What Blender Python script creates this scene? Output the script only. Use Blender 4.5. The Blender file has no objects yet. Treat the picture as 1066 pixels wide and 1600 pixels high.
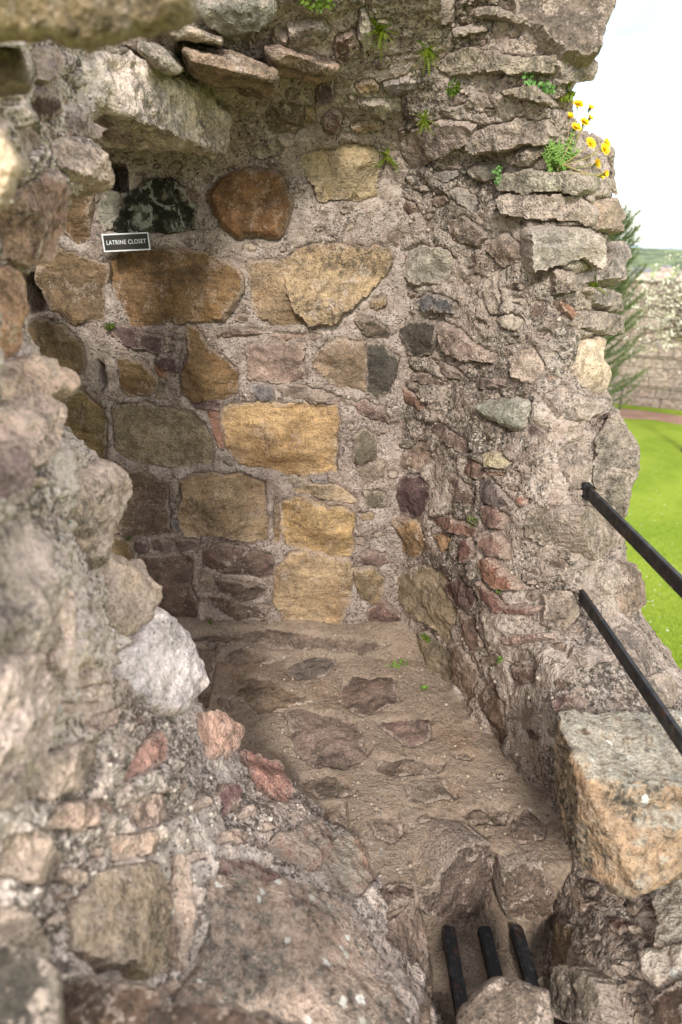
import bpy, bmesh, math, random
import numpy as np
from mathutils import Vector, Matrix
from mathutils.bvhtree import BVHTree
from mathutils.geometry import delaunay_2d_cdt

random.seed(7); RNG = np.random.default_rng(7)
scene = bpy.context.scene
COL = scene.collection
R = math.radians

# ---------------------------------------------------------------- camera
PITCH = R(21.5); FPX = 1067.0; CAMZ = 1.5
cam_d = bpy.data.cameras.new("camera"); cam = bpy.data.objects.new("camera", cam_d); COL.objects.link(cam)
cam.location = (0, 0, CAMZ); cam.rotation_euler = (R(90) - PITCH, 0, 0)
cam_d.sensor_fit = 'VERTICAL'; cam_d.sensor_height = 36; cam_d.sensor_width = 24; cam_d.lens = 24
cam_d.clip_start = 0.02; cam_d.clip_end = 6000
cam_d.dof.use_dof = True; cam_d.dof.focus_distance = 2.15; cam_d.dof.aperture_fstop = 2.8
scene.camera = cam

# ---------------------------------------------------------------- world, sun, exposure
SUN_EL, SUN_AZ = R(35), R(-2)        # azimuth: angle of the sun behind the viewer, negative = to the left
w = bpy.data.worlds.new("World"); scene.world = w; w.use_nodes = True
nt = w.node_tree; nt.nodes.clear()
def wn(t, **k):
    n = nt.nodes.new(t)
    for a, b in k.items(): setattr(n, a, b)
    return n
out = wn('ShaderNodeOutputWorld'); sky = wn('ShaderNodeTexSky', sky_type='NISHITA', sun_disc=False)
sky.sun_elevation = SUN_EL; sky.sun_rotation = math.pi + SUN_AZ * -1
b1 = wn('ShaderNodeBackground'); b1.inputs[1].default_value = 0.12; nt.links.new(sky.outputs[0], b1.inputs[0])
tc = wn('ShaderNodeTexCoord'); mp = wn('ShaderNodeMapping'); nt.links.new(tc.outputs['Generated'], mp.inputs[0])
mp.inputs['Location'].default_value = (0.35, 0.0, 0.42); mp.inputs['Scale'].default_value = (1, 1, 1.9)
nz = wn('ShaderNodeTexNoise'); nz.inputs['Scale'].default_value = 2.2; nz.inputs['Detail'].default_value = 6; nt.links.new(mp.outputs[0], nz.inputs['Vector'])
rp = wn('ShaderNodeValToRGB'); rp.color_ramp.elements[0].position = 0.33; rp.color_ramp.elements[1].position = 0.47
nt.links.new(nz.outputs[0], rp.inputs[0])
nz2 = wn('ShaderNodeTexNoise'); nz2.inputs['Scale'].default_value = 3.1; nz2.inputs['Detail'].default_value = 5; nt.links.new(mp.outputs[0], nz2.inputs['Vector'])
rp2 = wn('ShaderNodeValToRGB'); rp2.color_ramp.elements[0].position = 0.35; rp2.color_ramp.elements[1].position = 0.6
rp2.color_ramp.elements[0].color = (0.50, 0.53, 0.57, 1); rp2.color_ramp.elements[1].color = (1, .99, .97, 1)
nt.links.new(nz2.outputs[0], rp2.inputs[0])
b2 = wn('ShaderNodeBackground'); b2.inputs[1].default_value = 0.95; nt.links.new(rp2.outputs[0], b2.inputs[0])
mx = wn('ShaderNodeMixShader'); nt.links.new(rp.outputs[0], mx.inputs[0]); nt.links.new(b1.outputs[0], mx.inputs[1]); nt.links.new(b2.outputs[0], mx.inputs[2])
nt.links.new(mx.outputs[0], out.inputs[0])
w.cycles.sampling_method = 'MANUAL'; w.cycles.sample_map_resolution = 256

sun_d = bpy.data.lights.new("sun", 'SUN'); sun = bpy.data.objects.new("sun", sun_d); COL.objects.link(sun)
sun_d.energy = 1.5; sun_d.angle = R(10); sun_d.color = (1.0, 0.96, 0.89)
sdir = Vector((-math.sin(SUN_AZ) * math.cos(SUN_EL), math.cos(SUN_AZ) * math.cos(SUN_EL), -math.sin(SUN_EL)))
sun.rotation_euler = sdir.to_track_quat('-Z', 'Y').to_euler()

scene.render.engine = 'CYCLES'
scene.cycles.use_denoising = True
scene.cycles.max_bounces = 4; scene.cycles.diffuse_bounces = 2
scene.cycles.use_adaptive_sampling = True; scene.cycles.adaptive_threshold = 0.025
vs = scene.view_settings; vs.view_transform = 'Standard'; vs.look = 'None'; vs.gamma = 1; vs.use_curve_mapping = False
vs.exposure = 1.28

# ---------------------------------------------------------------- geometry helpers
CP, SP = math.cos(PITCH), math.sin(PITCH)
CAM = np.array([0, 0, CAMZ])
def ray(px, py):                      # direction with unit depth along the optical axis
    u = (np.asarray(px, float) - 533) / FPX; v = (800 - np.asarray(py, float)) / FPX
    return np.stack([u, CP + SP * v, -SP + CP * v], -1)
def at_t(px, py, t): return CAM + ray(px, py) * np.asarray(t)[..., None]
def at_Y(px, py, Y):
    d = ray(px, py); return CAM + d * (np.asarray(Y) / d[..., 1])[..., None]
def at_Z(px, py, Z):
    d = ray(px, py); return CAM + d * ((np.asarray(Z) - CAMZ) / d[..., 2])[..., None]

_perm = np.random.default_rng(3).permutation(4096)
_g = np.random.default_rng(4).normal(size=(4096, 3)); _g /= np.linalg.norm(_g, axis=1)[:, None]
_gx, _gy, _gz = (np.ascontiguousarray(_g[:, k]) for k in range(3))
def pnoise(P):
    fl = np.floor(P); f = P - fl; i = fl.astype(np.int32) & 4095; u = f * f * f * (f * (f * 6 - 15) + 10); r = 0.0
    F_ = [(f[:, k], f[:, k] - 1) for k in range(3)]; U_ = [(1 - u[:, k], u[:, k]) for k in range(3)]; I_ = [(i[:, k], i[:, k] + 1) for k in range(3)]
    for dx in (0, 1):
        hx = _perm[I_[0][dx] & 4095]
        for dy in (0, 1):
            hy = _perm[(hx + I_[1][dy]) & 4095]; wxy = U_[0][dx] * U_[1][dy]
            for dz in (0, 1):
                h = _perm[(hy + I_[2][dz]) & 4095]
                r = r + wxy * U_[2][dz] * (F_[0][dx] * _gx[h] + F_[1][dy] * _gy[h] + F_[2][dz] * _gz[h])
    return r * 1.6
def fbm(P, freq, octs=4, gain=0.5, off=0.0):
    r = np.zeros(len(P)); a = 1.0
    for k in range(octs):
        r += a * pnoise(P * freq + off + 17.3 * k); freq *= 2.03; a *= gain
    return r
def srgb(c):
    c = np.asarray(c, float) / 255
    return tuple(np.where(c <= 0.04045, c / 12.92, ((c + 0.055) / 1.055) ** 2.4))

def link(name, me, mat=None, parent=None, label=None, cat=None, group=None, kind=None):
    o = bpy.data.objects.new(name, me); COL.objects.link(o)
    if mat is not None and me is not None and not me.materials: me.materials.append(mat)
    if parent is not None: o.parent = parent
    if label: o['label'] = label
    if cat: o['category'] = cat
    if group: o['group'] = group
    if kind: o['kind'] = kind
    return o
def mesh(name, V, F, smooth=True):
    me = bpy.data.meshes.new(name); V = np.asarray(V, float)
    if isinstance(F, np.ndarray) and F.ndim == 2:
        n, k = F.shape
        me.vertices.add(len(V)); me.vertices.foreach_set('co', V.astype(np.float32).ravel())
        me.loops.add(n * k); me.loops.foreach_set('vertex_index', F.astype(np.int32).ravel())
        me.polygons.add(n); me.polygons.foreach_set('loop_start', np.arange(0, n * k, k, dtype=np.int32))
        me.update(calc_edges=True); me.validate()
    else:
        me.from_pydata([tuple(v) for v in V], [], [tuple(f) for f in F])
    if smooth: me.polygons.foreach_set('use_smooth', np.ones(len(me.polygons), bool))
    me.update(); return me

# ---------------------------------------------------------------- materials
def mat(name):
    m = bpy.data.materials.new(name); m.use_nodes = True; m.node_tree.nodes.clear(); return m
class G:
    def __init__(s, m): s.t = m.node_tree
    def n(s, typ, **k):
        n = s.t.nodes.new(typ)
        for a, b in k.items(): setattr(n, a, b)
        return n
    def put(s, sock, v):
        if isinstance(v, bpy.types.NodeSocket): s.t.links.new(v, sock)
        elif v is not None:
            try: sock.default_value = v
            except Exception: sock.default_value = tuple(v)[:3] if len(v) > 3 else (*v, 1)
    def pos(s): return s.n('ShaderNodeNewGeometry').outputs['Position']
    def info(s): return s.n('ShaderNodeObjectInfo')
    def vmath(s, op, a, b):
        n = s.n('ShaderNodeVectorMath', operation=op); s.put(n.inputs[0], a); s.put(n.inputs[1], b); return n.outputs[0]
    def math(s, op, a, b=None, clamp=False):
        n = s.n('ShaderNodeMath', operation=op, use_clamp=clamp); s.put(n.inputs[0], a)
        if b is not None: s.put(n.inputs[1], b)
        return n.outputs[0]
    def noise(s, v, sc, det=4, rough=0.55, dist=0.0):
        n = s.n('ShaderNodeTexNoise'); s.put(n.inputs['Vector'], v)
        n.inputs['Scale'].default_value = sc; n.inputs['Detail'].default_value = det; n.inputs['Roughness'].default_value = rough
        n.inputs['Distortion'].default_value = dist; return n.outputs[0]
    def voro(s, v, sc, feature='F1', rnd=1.0):
        n = s.n('ShaderNodeTexVoronoi', feature=feature); s.put(n.inputs['Vector'], v); n.inputs['Scale'].default_value = sc
        n.inputs['Randomness'].default_value = rnd; return n
    def map(s, v, a, b, c=0.0, d=1.0, smooth=True):
        n = s.n('ShaderNodeMapRange'); n.interpolation_type = 'SMOOTHSTEP' if smooth else 'LINEAR'
        s.put(n.inputs[0], v); n.inputs[1].default_value = a; n.inputs[2].default_value = b
        n.inputs[3].default_value = c; n.inputs[4].default_value = d; return n.outputs[0]
    def mix(s, f, a, b, typ='MIX'):
        n = s.n('ShaderNodeMix', data_type='RGBA', blend_type=typ); s.put(n.inputs[0], f); s.put(n.inputs[6], a); s.put(n.inputs[7], b)
        return n.outputs[2]
    def scale(s, col, f):
        n = s.n('ShaderNodeVectorMath', operation='SCALE'); s.put(n.inputs[0], col); s.put(n.inputs['Scale'], f); return n.outputs[0]
    def bump(s, h, dist, strength=1.0, normal=None):
        n = s.n('ShaderNodeBump'); s.put(n.inputs['Height'], h); n.inputs['Distance'].default_value = dist; n.inputs['Strength'].default_value = strength
        if normal is not None: s.put(n.inputs['Normal'], normal)
        return n.outputs[0]
    def bsdf(s, col, rough=0.9, normal=None, spec=0.25, **k):
        b = s.n('ShaderNodeBsdfPrincipled'); s.put(b.inputs['Base Color'], col); s.put(b.inputs['Roughness'], rough)
        b.inputs['Specular IOR Level'].default_value = spec
        if normal is not None: s.put(b.inputs['Normal'], normal)
        for a, v in k.items(): s.put(b.inputs[a], v)
        o = s.n('ShaderNodeOutputMaterial'); s.t.links.new(b.outputs[0], o.inputs[0]); return b
def C4(*c): return (*srgb(c), 1)

def mortar_mat(name, base, light, dark, dirt=0.5, grit=1.0, lo=.46, ps=105, bd=.013):
    m = mat(name); g = G(m); P = g.pos()
    big = g.noise(P, 3.2, 4); med = g.noise(P, 17, 5, .68); fine = g.noise(P, ps, 3, .75)
    col = g.mix(g.map(med, .36, .64), base, light)
    # sand and pebbles showing in the lime
    v = g.voro(P, 118); sv = g.n('ShaderNodeSeparateColor'); g.put(sv.inputs[0], v.outputs['Color'])
    zone = g.map(g.noise(P, 6.5, 3, .6), .36, .56, .5, 1.0); grain = g.math('MULTIPLY', g.map(v.outputs['Distance'], .18, .44, 1, 0), zone)
    col = g.mix(g.math('MULTIPLY', grain, .75 * grit), col, g.scale(light, g.map(sv.outputs[0], 0, 1, .45, 1.5, False)))
    v2 = g.voro(P, 46); sep = g.n('ShaderNodeSeparateColor'); g.put(sep.inputs[0], v2.outputs['Color'])
    peb = g.math('MULTIPLY', g.map(v2.outputs['Distance'], .17, .30, 1, 0), g.map(sep.outputs[0], .76, .80))
    pcol = g.mix(sep.outputs[1], (.60, .56, .52, 1), (.07, .06, .055, 1)); pcol = g.mix(g.map(sep.outputs[2], .82, .86), pcol, (.30, .17, .12, 1))
    col = g.mix(g.math('MULTIPLY', peb, .85), col, pcol)
    # pores and cracks between the grains
    pore = g.math('MULTIPLY', g.map(fine, .37, .47, 1, 0), zone); col = g.mix(g.math('MULTIPLY', pore, .8 * grit), col, (.050, .040, .034, 1))
    # weathering crust: black speckled algae in patches
    patch = g.map(g.math('ADD', g.math('MULTIPLY', big, .62), g.math('MULTIPLY', med, .38)), lo, lo + .10)
    sp = g.map(g.noise(P, 68, 4, .78), .40, .56)
    col = g.mix(g.math('MULTIPLY', g.math('MULTIPLY', patch, sp), dirt), col, dark)
    col = g.scale(col, g.map(big, .25, .75, .78, 1.20, False)); hd = g.noise(P, 2.1, 3); col = g.mix(g.map(hd, .38, .62, .0, .55), col, g.mix(1.0, col, (.94, .98, 1.0, 1), 'MULTIPLY')); col = g.mix(g.map(hd, .45, .30, 0, .6), col, g.mix(1.0, col, (1.0, .90, .80, 1), 'MULTIPLY'))
    h = g.math('ADD', g.math('MULTIPLY', fine, zone), g.math('MULTIPLY', g.noise(P, 42, 2, .6), 1.3)); h = g.math('ADD', h, g.math('MULTIPLY', grain, .25 * grit))
    g.bsdf(col, .95, g.bump(h, bd, 1.0), .12); return m
M_MB = mortar_mat("lime mortar of back wall", C4(162, 143, 131), C4(204, 186, 174), C4(80, 69, 62), .7, 1.1, .50)
M_MR = mortar_mat("weathered mortar of broken wall", C4(160, 141, 128), C4(206, 189, 175), C4(64, 56, 49), .85, 1.1, .46, 92)
M_ML = mortar_mat("pale mortar of jamb", C4(190, 170, 158), C4(228, 212, 200), C4(86, 75, 66), .88, 1.0, .47, 66)
M_FL = mortar_mat("trodden earth and mortar floor", C4(146, 127, 111), C4(168, 149, 132), C4(108, 94, 81), .6, .65, .47, 105, .007)

def stone_mat(name, crust=.35, lichen=0.0, rough=1.0, moss=0.0, strata=.5, speck=.5, stain=.35, dots=0.0, orange=0.0, lap=.5, blotch=.6):
    m = mat(name); g = G(m); P0 = g.pos(); inf = g.info()
    off = g.n('ShaderNodeCombineXYZ'); r10 = g.math('MULTIPLY', inf.outputs['Random'], 40)
    for k in range(3): g.put(off.inputs[k], r10)
    P = g.vmath('ADD', P0, off.outputs[0]); base = inf.outputs['Color']
    n1 = g.noise(P, 9, 5, .62); n2 = g.noise(P, 40, 4, .68); n3 = g.noise(P, 150, 2, .75)
    st = g.noise(g.vmath('MULTIPLY', P, (5, 5, 38)), 1.0, 3, .6, .6)
    col = g.scale(base, g.map(n1, .28, .74, .60, 1.34, False))
    col = g.scale(col, g.map(st, .3, .7, 1 - .30 * strata, 1 + .26 * strata, False))
    col = g.scale(col, g.map(n2, .3, .7, 1 - .55 * speck, 1 + .45 * speck, False))
    col = g.scale(col, g.map(n3, .25, .75, .66, 1.32, False))
    hue = g.map(g.noise(P, 6, 3, .6, .8), .46, .66); col = g.mix(g.math('MULTIPLY', hue, stain), col, g.mix(1.0, col, (1.05, .90, .76, 1), 'MULTIPLY'))
    if orange > 0:
        ng = g.n('ShaderNodeNewGeometry'); so = g.n('ShaderNodeSeparateXYZ'); g.put(so.inputs[0], ng.outputs['Normal'])
        col = g.mix(g.math('MULTIPLY', g.map(n1, .42, .60), g.map(so.outputs[2], .9, .5, 0, orange)), col, g.scale(C4(196, 148, 114), g.map(n2, .3, .7, .55, 1.25)))
    dk = g.map(n1, .58, .44); dsp = g.map(g.noise(P, 58, 3, .8), .45, .58)
    col = g.mix(g.math('MULTIPLY', g.math('MULTIPLY', dk, dsp), blotch), col, (.052, .046, .040, 1))
    pit = g.map(g.noise(P, 95, 2, .75), .31, .40, 1, 0); col = g.mix(g.math('MULTIPLY', pit, .65), col, (.045, .038, .032, 1))
    cn = g.math('ADD', g.math('MULTIPLY', g.noise(P, 16, 5, .75), .8), g.math('MULTIPLY', n3, .2)); cm = g.math('MULTIPLY', g.map(cn, .535, .60), crust)
    at = g.n('ShaderNodeAttribute', attribute_name='rim'); cm = g.math('MAXIMUM', cm, g.math('MULTIPLY', g.map(g.math('ADD', g.math('MULTIPLY', at.outputs['Fac'], .36), cn), .60, .70), lap))
    col = g.mix(cm, col, g.scale(C4(190, 172, 158), g.map(n3, .3, .7, .55, 1.25)))
    if lichen > 0:
        lb = g.map(g.noise(P, 22, 5, .78), .52, .58); col = g.mix(g.math('MULTIPLY', lb, .65 * lichen * (.45 if orange else 1)), col, g.scale(C4(188, 177, 163), g.map(n3, .3, .7, .7, 1.15)))
        nrm = g.n('ShaderNodeNewGeometry'); sx = g.n('ShaderNodeSeparateXYZ'); g.put(sx.inputs[0], nrm.outputs['Normal'])
        top = g.math('MULTIPLY', g.map(sx.outputs[2], .55, .85), g.map(n2, .36, .50)); col = g.mix(g.math('MULTIPLY', top, .7 * lichen), col, g.scale(C4(186, 180, 166), g.map(n3, .3, .7, .65, 1.15)))
    if dots > 0:
        v = g.voro(P, 31); sep = g.n('ShaderNodeSeparateColor'); g.put(sep.inputs[0], v.outputs['Color'])
        wob = g.math('ADD', v.outputs['Distance'], g.math('MULTIPLY', g.math('SUBTRACT', n3, .5), .55)); wob = g.math('ADD', wob, g.math('MULTIPLY', sep.outputs[2], .17))
        lm = g.math('MULTIPLY', g.map(wob, .29, .35, 1, 0), g.map(sep.outputs[0], 1 - dots, 1 - dots + .03))
        col = g.mix(g.math('MULTIPLY', lm, .92), col, g.mix(sep.outputs[1], (.80, .78, .72, 1), (.56, .52, .45, 1)))
    if moss > 0:
        mm = g.map(g.noise(P, 13, 5, .75), .43, .50); col = g.mix(g.math('MULTIPLY', mm, moss), col, (.014, .016, .009, 1))
        wm = g.map(g.noise(P, 15, 5, .72, .5), .53, .58); col = g.mix(g.math('MULTIPLY', wm, .85 * moss), col, C4(168, 168, 154))
    h = g.math('ADD', g.math('MULTIPLY', n2, 1.1), g.math('MULTIPLY', n3, .45)); h = g.math('ADD', h, g.math('MULTIPLY', st, .8 * strata))
    g.bsdf(col, .88, g.bump(h, .014 * rough, .95), .2); return m
SM = {'s': stone_mat("sandstone", .34, strata=.75, speck=.35, blotch=.28), 'r': stone_mat("rough weathered rubble stone", .7, stain=.14, rough=1.3, speck=.7, strata=.3),
      'l': stone_mat("lichen covered stone", .25, lichen=.7, rough=1.4, speck=.9, strata=.1, dots=.12), 'd': stone_mat("dark rock with white lichen discs", .2, lichen=.3, stain=.15, blotch=.8, rough=1.4, speck=.9, strata=.1, dots=.5),
      'o': stone_mat("orange block with grey lichen", .1, lichen=1.0, rough=1.5, speck=1.0, strata=.1, dots=.16, orange=.28, blotch=.95), 'm': stone_mat("mossy blackened stone", .3, moss=.9, rough=1.4),
      'c': stone_mat("clean smooth stone", .16, blotch=.3, rough=.9, strata=.3, stain=.2), 'f': stone_mat("trodden floor stone", .22, rough=.8, strata=.1, speck=.35, stain=.15, lap=.5)}

def plain(name, c, rough=.6, bumpsc=0, metal=0, var=.2, spec=.4):
    m = mat(name); g = G(m); P = g.pos()
    col = g.scale(C4(*c), g.map(g.noise(P, 60, 4, .7), .3, .7, 1 - var, 1 + var, False))
    g.bsdf(col, rough, g.bump(g.noise(P, bumpsc, 3), .002) if bumpsc else None, spec, Metallic=metal); return m

# ---------------------------------------------------------------- masonry hosts: smooth control surfaces
def cr_axis(Gd, n):                   # Catmull-Rom resample along axis 0
    m = len(Gd); x = np.linspace(0, m - 1, n); i = np.clip(np.floor(x).astype(int), 0, m - 2); f = (x - i)[:, None, None]
    p0 = Gd[np.maximum(i - 1, 0)]; p1 = Gd[i]; p2 = Gd[i + 1]; p3 = Gd[np.minimum(i + 2, m - 1)]
    return 0.5 * (2 * p1 + (p2 - p0) * f + (2 * p0 - 5 * p1 + 4 * p2 - p3) * f ** 2 + (3 * p1 - p0 - 3 * p2 + p3) * f ** 3)
class Host:
    def __init__(s, grid, nr, nc, flip_to=CAM):
        V = cr_axis(np.asarray(grid, float), nr); V = cr_axis(V.transpose(1, 0, 2), nc).transpose(1, 0, 2)
        s.setup(V)
    def setup(s, V):
        s.nr, s.nc = V.shape[:2]; s.V = V.reshape(-1, 3)
        idx = np.arange(s.nr * s.nc).reshape(s.nr, s.nc)
        s.F = np.stack([idx[:-1, :-1], idx[:-1, 1:], idx[1:, 1:], idx[1:, :-1]], -1).reshape(-1, 4)
        s.normals()
        c = len(s.V) // 2 + s.nc // 3
        if (s.N[c] * (CAM - s.V[c])).sum() < 0: s.F = s.F[:, ::-1].copy(); s.N = -s.N; s.sg = -1
        s.D = np.zeros(len(s.V)); s.mask = np.ones(len(s.V))
        st = max(1, s.nr // 90); stc = max(1, s.nc // 90)
        Vc = V[::st, ::stc]; ir, ic = Vc.shape[:2]; id2 = np.arange(ir * ic).reshape(ir, ic)
        Fc = np.stack([id2[:-1, :-1], id2[:-1, 1:], id2[1:, 1:], id2[1:, :-1]], -1).reshape(-1, 4)
        s.bvh = BVHTree.FromPolygons([tuple(v) for v in Vc.reshape(-1, 3)], [tuple(map(int, f)) for f in Fc])
    sg = 1
    def normals(s):
        V = s.V.reshape(s.nr, s.nc, 3); n = np.cross(np.gradient(V, axis=1), np.gradient(V, axis=0)).reshape(-1, 3)
        s.N = s.sg * n / (np.linalg.norm(n, axis=1)[:, None] + 1e-12)
    def hit(s, px, py):
        d = ray(px, py); h = s.bvh.ray_cast(Vector(CAM), Vector(d).normalized())
        return None if h[0] is None else np.array(h[0])
    def push(s, V, n, poly, o, a, b, deep=0.03, groove=0.004):
        """sink the mortar behind a stone that lies on plane (o, a, b, n) with outline poly"""
        rad = np.linalg.norm(poly, axis=1).max() + .05; s0 = np.where((np.abs(V[:, 0] - o[0]) < rad) & (np.abs(V[:, 2] - o[2]) < rad) & (np.abs(V[:, 1] - o[1]) < rad))[0]
        if not len(s0): return V
        rel = V[s0] - o; q = np.stack([rel @ a, rel @ b], -1); hz = rel @ n
        lo, hi = poly.min(0) - .025, poly.max(0) + .025
        k_ = (np.abs(hz) < .16) & (q > lo).all(1) & (q < hi).all(1); sel = s0[k_]; q = q[k_]; hz = hz[k_]
        if not len(sel): return V
        d = sdist(q, poly[::2] if len(poly) > 60 else poly)                       # positive inside
        k = np.clip((d - .001) / .012, 0, 1); tgt = np.minimum(hz, -deep)
        dz = (tgt - hz) * k
        ed = np.clip(1 - np.abs(d) / .018, 0, 1); dz -= groove * ed * (.4 + pnoise(V[sel] * 22))
        V[sel] += dz[:, None] * n; return V
def inside(q, poly):
    x, y = q[:, 0][:, None], q[:, 1][:, None]; x1, y1 = poly[:, 0], poly[:, 1]; x2, y2 = np.roll(x1, -1), np.roll(y1, -1)
    c = ((y1 > y) != (y2 > y)) & (x < (x2 - x1) * (y - y1) / (y2 - y1 + 1e-15) + x1)
    return c.sum(1) % 2 == 1
def sdist(q, poly):
    a = poly; b = np.roll(poly, -1, 0); ab = b - a
    t = np.clip(((q[:, None] - a) * ab).sum(-1) / ((ab ** 2).sum(-1) + 1e-15), 0, 1)
    d = np.linalg.norm(q[:, None] - (a + t[..., None] * ab), axis=-1).min(1)
    return np.where(inside(q, poly), d, -d)

# back wall of the closet: faces the viewer, its top bulges forward where a vault sprang
rows = [(-90, 1.95), (40, 2.12), (130, 2.24), (215, 2.38), (300, 2.43), (600, 2.43), (850, 2.43), (1060, 2.43)]
cols = (-60, 100, 260, 420, 560, 690)
gB = [[at_Y(x, y, Y + (0.0 if y > 200 else (.18 if x < 250 else 0))) for x in cols] for y, Y in rows]
HB = Host(gB, 340, 230)
# broken right-hand wall: side face, turned end, ragged edge, outer face
tR = [(-90, (580, 2.20), (610, 2.05), (690, 2.06), (770, 2.04), (850, 2.00), (935, 2.01), (935, 2.40), (880, 2.70)),
      (40, (580, 2.30), (610, 2.17), (690, 2.14), (770, 2.10), (840, 2.03), (915, 2.03), (912, 2.40), (860, 2.70)),
      (130, (585, 2.45), (612, 2.28), (690, 2.20), (770, 2.12), (830, 2.05), (882, 2.07), (880, 2.40), (840, 2.70)),
      (190, (590, 2.55), (615, 2.37), (690, 2.23), (770, 2.14), (830, 2.06), (885, 2.09), (882, 2.40), (840, 2.70)),
      (260, (590, 2.55), (618, 2.44), (690, 2.31), (770, 2.21), (850, 2.09), (932, 2.10), (930, 2.45), (880, 2.70)),
      (350, (590, 2.60), (618, 2.46), (690, 2.33), (770, 2.21), (860, 2.07), (940, 2.08), (938, 2.45), (880, 2.70)),
      (460, (590, 2.60), (618, 2.47), (690, 2.34), (770, 2.20), (845, 2.07), (925, 2.12), (925, 2.45), (870, 2.70)),
      (560, (590, 2.60), (618, 2.47), (690, 2.34), (770, 2.18), (850, 2.04), (922, 2.10), (925, 2.45), (870, 2.70)),
      (640, (590, 2.59), (620, 2.46), (690, 2.30), (768, 2.12), (860, 1.97), (952, 2.04), (950, 2.39), (900, 2.70)),
      (720, (592, 2.57), (622, 2.45), (692, 2.25), (766, 2.05), (870, 1.88), (968, 2.02), (970, 2.38), (920, 2.70)),
      (800, (594, 2.56), (625, 2.44), (695, 2.20), (764, 1.97), (880, 1.80), (960, 1.97), (962, 2.36), (910, 2.70)),
      (880, (598, 2.55), (630, 2.42), (698, 2.14), (768, 1.89), (880, 1.78), (968, 1.92), (970, 2.3), (920, 2.7)),
      (960, (605, 2.52), (640, 2.38), (706, 2.10), (778, 1.84), (890, 1.75), (985, 1.84), (990, 2.2), (950, 2.6)),
      (1040, (630, 2.42), (662, 2.26), (722, 2.02), (792, 1.78), (900, 1.58), (1030, 1.68), (1045, 2.1), (1000, 2.5)),
      (1110, (660, 2.25), (692, 2.10), (744, 1.90), (806, 1.71), (900, 1.47), (1085, 1.58), (1110, 2.0), (1080, 2.4)),
      (1190, (700, 2.05), (732, 1.90), (776, 1.76), (828, 1.62), (905, 1.38), (1110, 1.45), (1150, 1.8), (1120, 2.2)),
      (1270, (790, 1.75), (816, 1.62), (842, 1.54), (872, 1.47), (930, 1.33), (1120, 1.35), (1170, 1.7), (1150, 2.0)),
      (1350, (830, 1.58), (850, 1.46), (876, 1.37), (905, 1.30), (960, 1.22), (1120, 1.2), (1180, 1.5), (1160, 1.8)),
      (1430, (845, 1.42), (858, 1.32), (884, 1.23), (918, 1.17), (980, 1.10), (1120, 1.05), (1180, 1.3), (1160, 1.6)),
      (1520, (845, 1.28), (856, 1.17), (890, 1.08), (930, 1.03), (990, .98), (1120, .93), (1180, 1.1), (1160, 1.4)),
      (1640, (855, 1.10), (866, 1.02), (900, .95), (945, .92), (1000, .88), (1120, .84), (1180, 1.0), (1160, 1.2))]
HR = Host([[at_Y(px, r[0], Y) for px, Y in r[1:]] for r in tR], 560, 190)
# near left jamb: a slope of rubble from the closet floor up to the viewer's left
tL = [(330, (-240, .6), (-110, .75), (-50, .9), (-10, 1.1), (10, 1.25), (0, 1.55), (-50, 2.0)),
      (500, (-240, .6), (-100, .75), (-40, .9), (5, 1.1), (25, 1.25), (15, 1.55), (-40, 2.0)),
      (640, (-240, .6), (-70, .75), (5, .92), (55, 1.1), (78, 1.25), (65, 1.55), (0, 2.0)),
      (740, (-240, .6), (-50, .75), (45, .95), (112, 1.15), (150, 1.3), (140, 1.6), (60, 2.0)),
      (860, (-240, .6), (-30, .74), (65, .96), (120, 1.2), (142, 1.35), (132, 1.65), (60, 2.05)),
      (960, (-240, .6), (-10, .74), (100, .98), (180, 1.28), (222, 1.45), (215, 1.75), (120, 2.15)),
      (1050, (-240, .6), (0, .76), (120, 1.0), (220, 1.33), (275, 1.52), (268, 1.85), (180, 2.2)),
      (1140, (-240, .62), (20, .80), (150, 1.05), (262, 1.40), (326, 1.66), (325, 1.95), (270, 2.3)),
      (1230, (-240, .65), (40, .85), (190, 1.10), (335, 1.50), (425, 1.86), (440, 2.08), (420, 2.3)),
      (1330, (-240, .66), (55, .87), (215, 1.12), (395, 1.46), (548, 1.74), (590, 1.88), (620, 2.05)),
      (1430, (-240, .66), (60, .86), (228, 1.08), (415, 1.27), (560, 1.50), (605, 1.70), (640, 1.9)),
      (1520, (-240, .65), (60, .83), (245, 1.05), (440, 1.16), (590, 1.33), (635, 1.56), (660, 1.8)),
      (1660, (-240, .6), (60, .76), (250, .96), (450, 1.05), (640, 1.18), (685, 1.45), (700, 1.7))]
HL = Host([[at_t(px, r[0], t) for px, t in r[1:]] for r in tL], 440, 210)
# upper left: broken springing beside and above the lintel
tU = [(-100, (-240, .72), (-20, .95), (100, 1.3), (230, 1.65), (330, 1.95), (345, 2.3)),
      (30, (-240, .72), (-10, .97), (90, 1.3), (210, 1.62), (305, 1.88), (320, 2.3)),
      (110, (-240, .72), (0, 1.0), (80, 1.27), (150, 1.50), (240, 1.80), (290, 2.3)),
      (190, (-240, .72), (0, 1.0), (65, 1.20), (105, 1.33), (132, 1.46), (120, 1.9)),
      (260, (-240, .72), (0, 1.0), (70, 1.18), (110, 1.28), (140, 1.40), (128, 1.8)),
      (320, (-240, .72), (-10, .98), (40, 1.12), (75, 1.22), (98, 1.34), (88, 1.75)),
      (390, (-240, .70), (-30, .94), (15, 1.06), (45, 1.16), (66, 1.28), (55, 1.65)),
      (440, (-240, .68), (-60, .9), (-30, 1.0), (0, 1.12), (15, 1.25), (5, 1.6))]
HU = Host([[at_t(px, r[0], t) for px, t in r[1:]] for r in tU], 190, 150)
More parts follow.
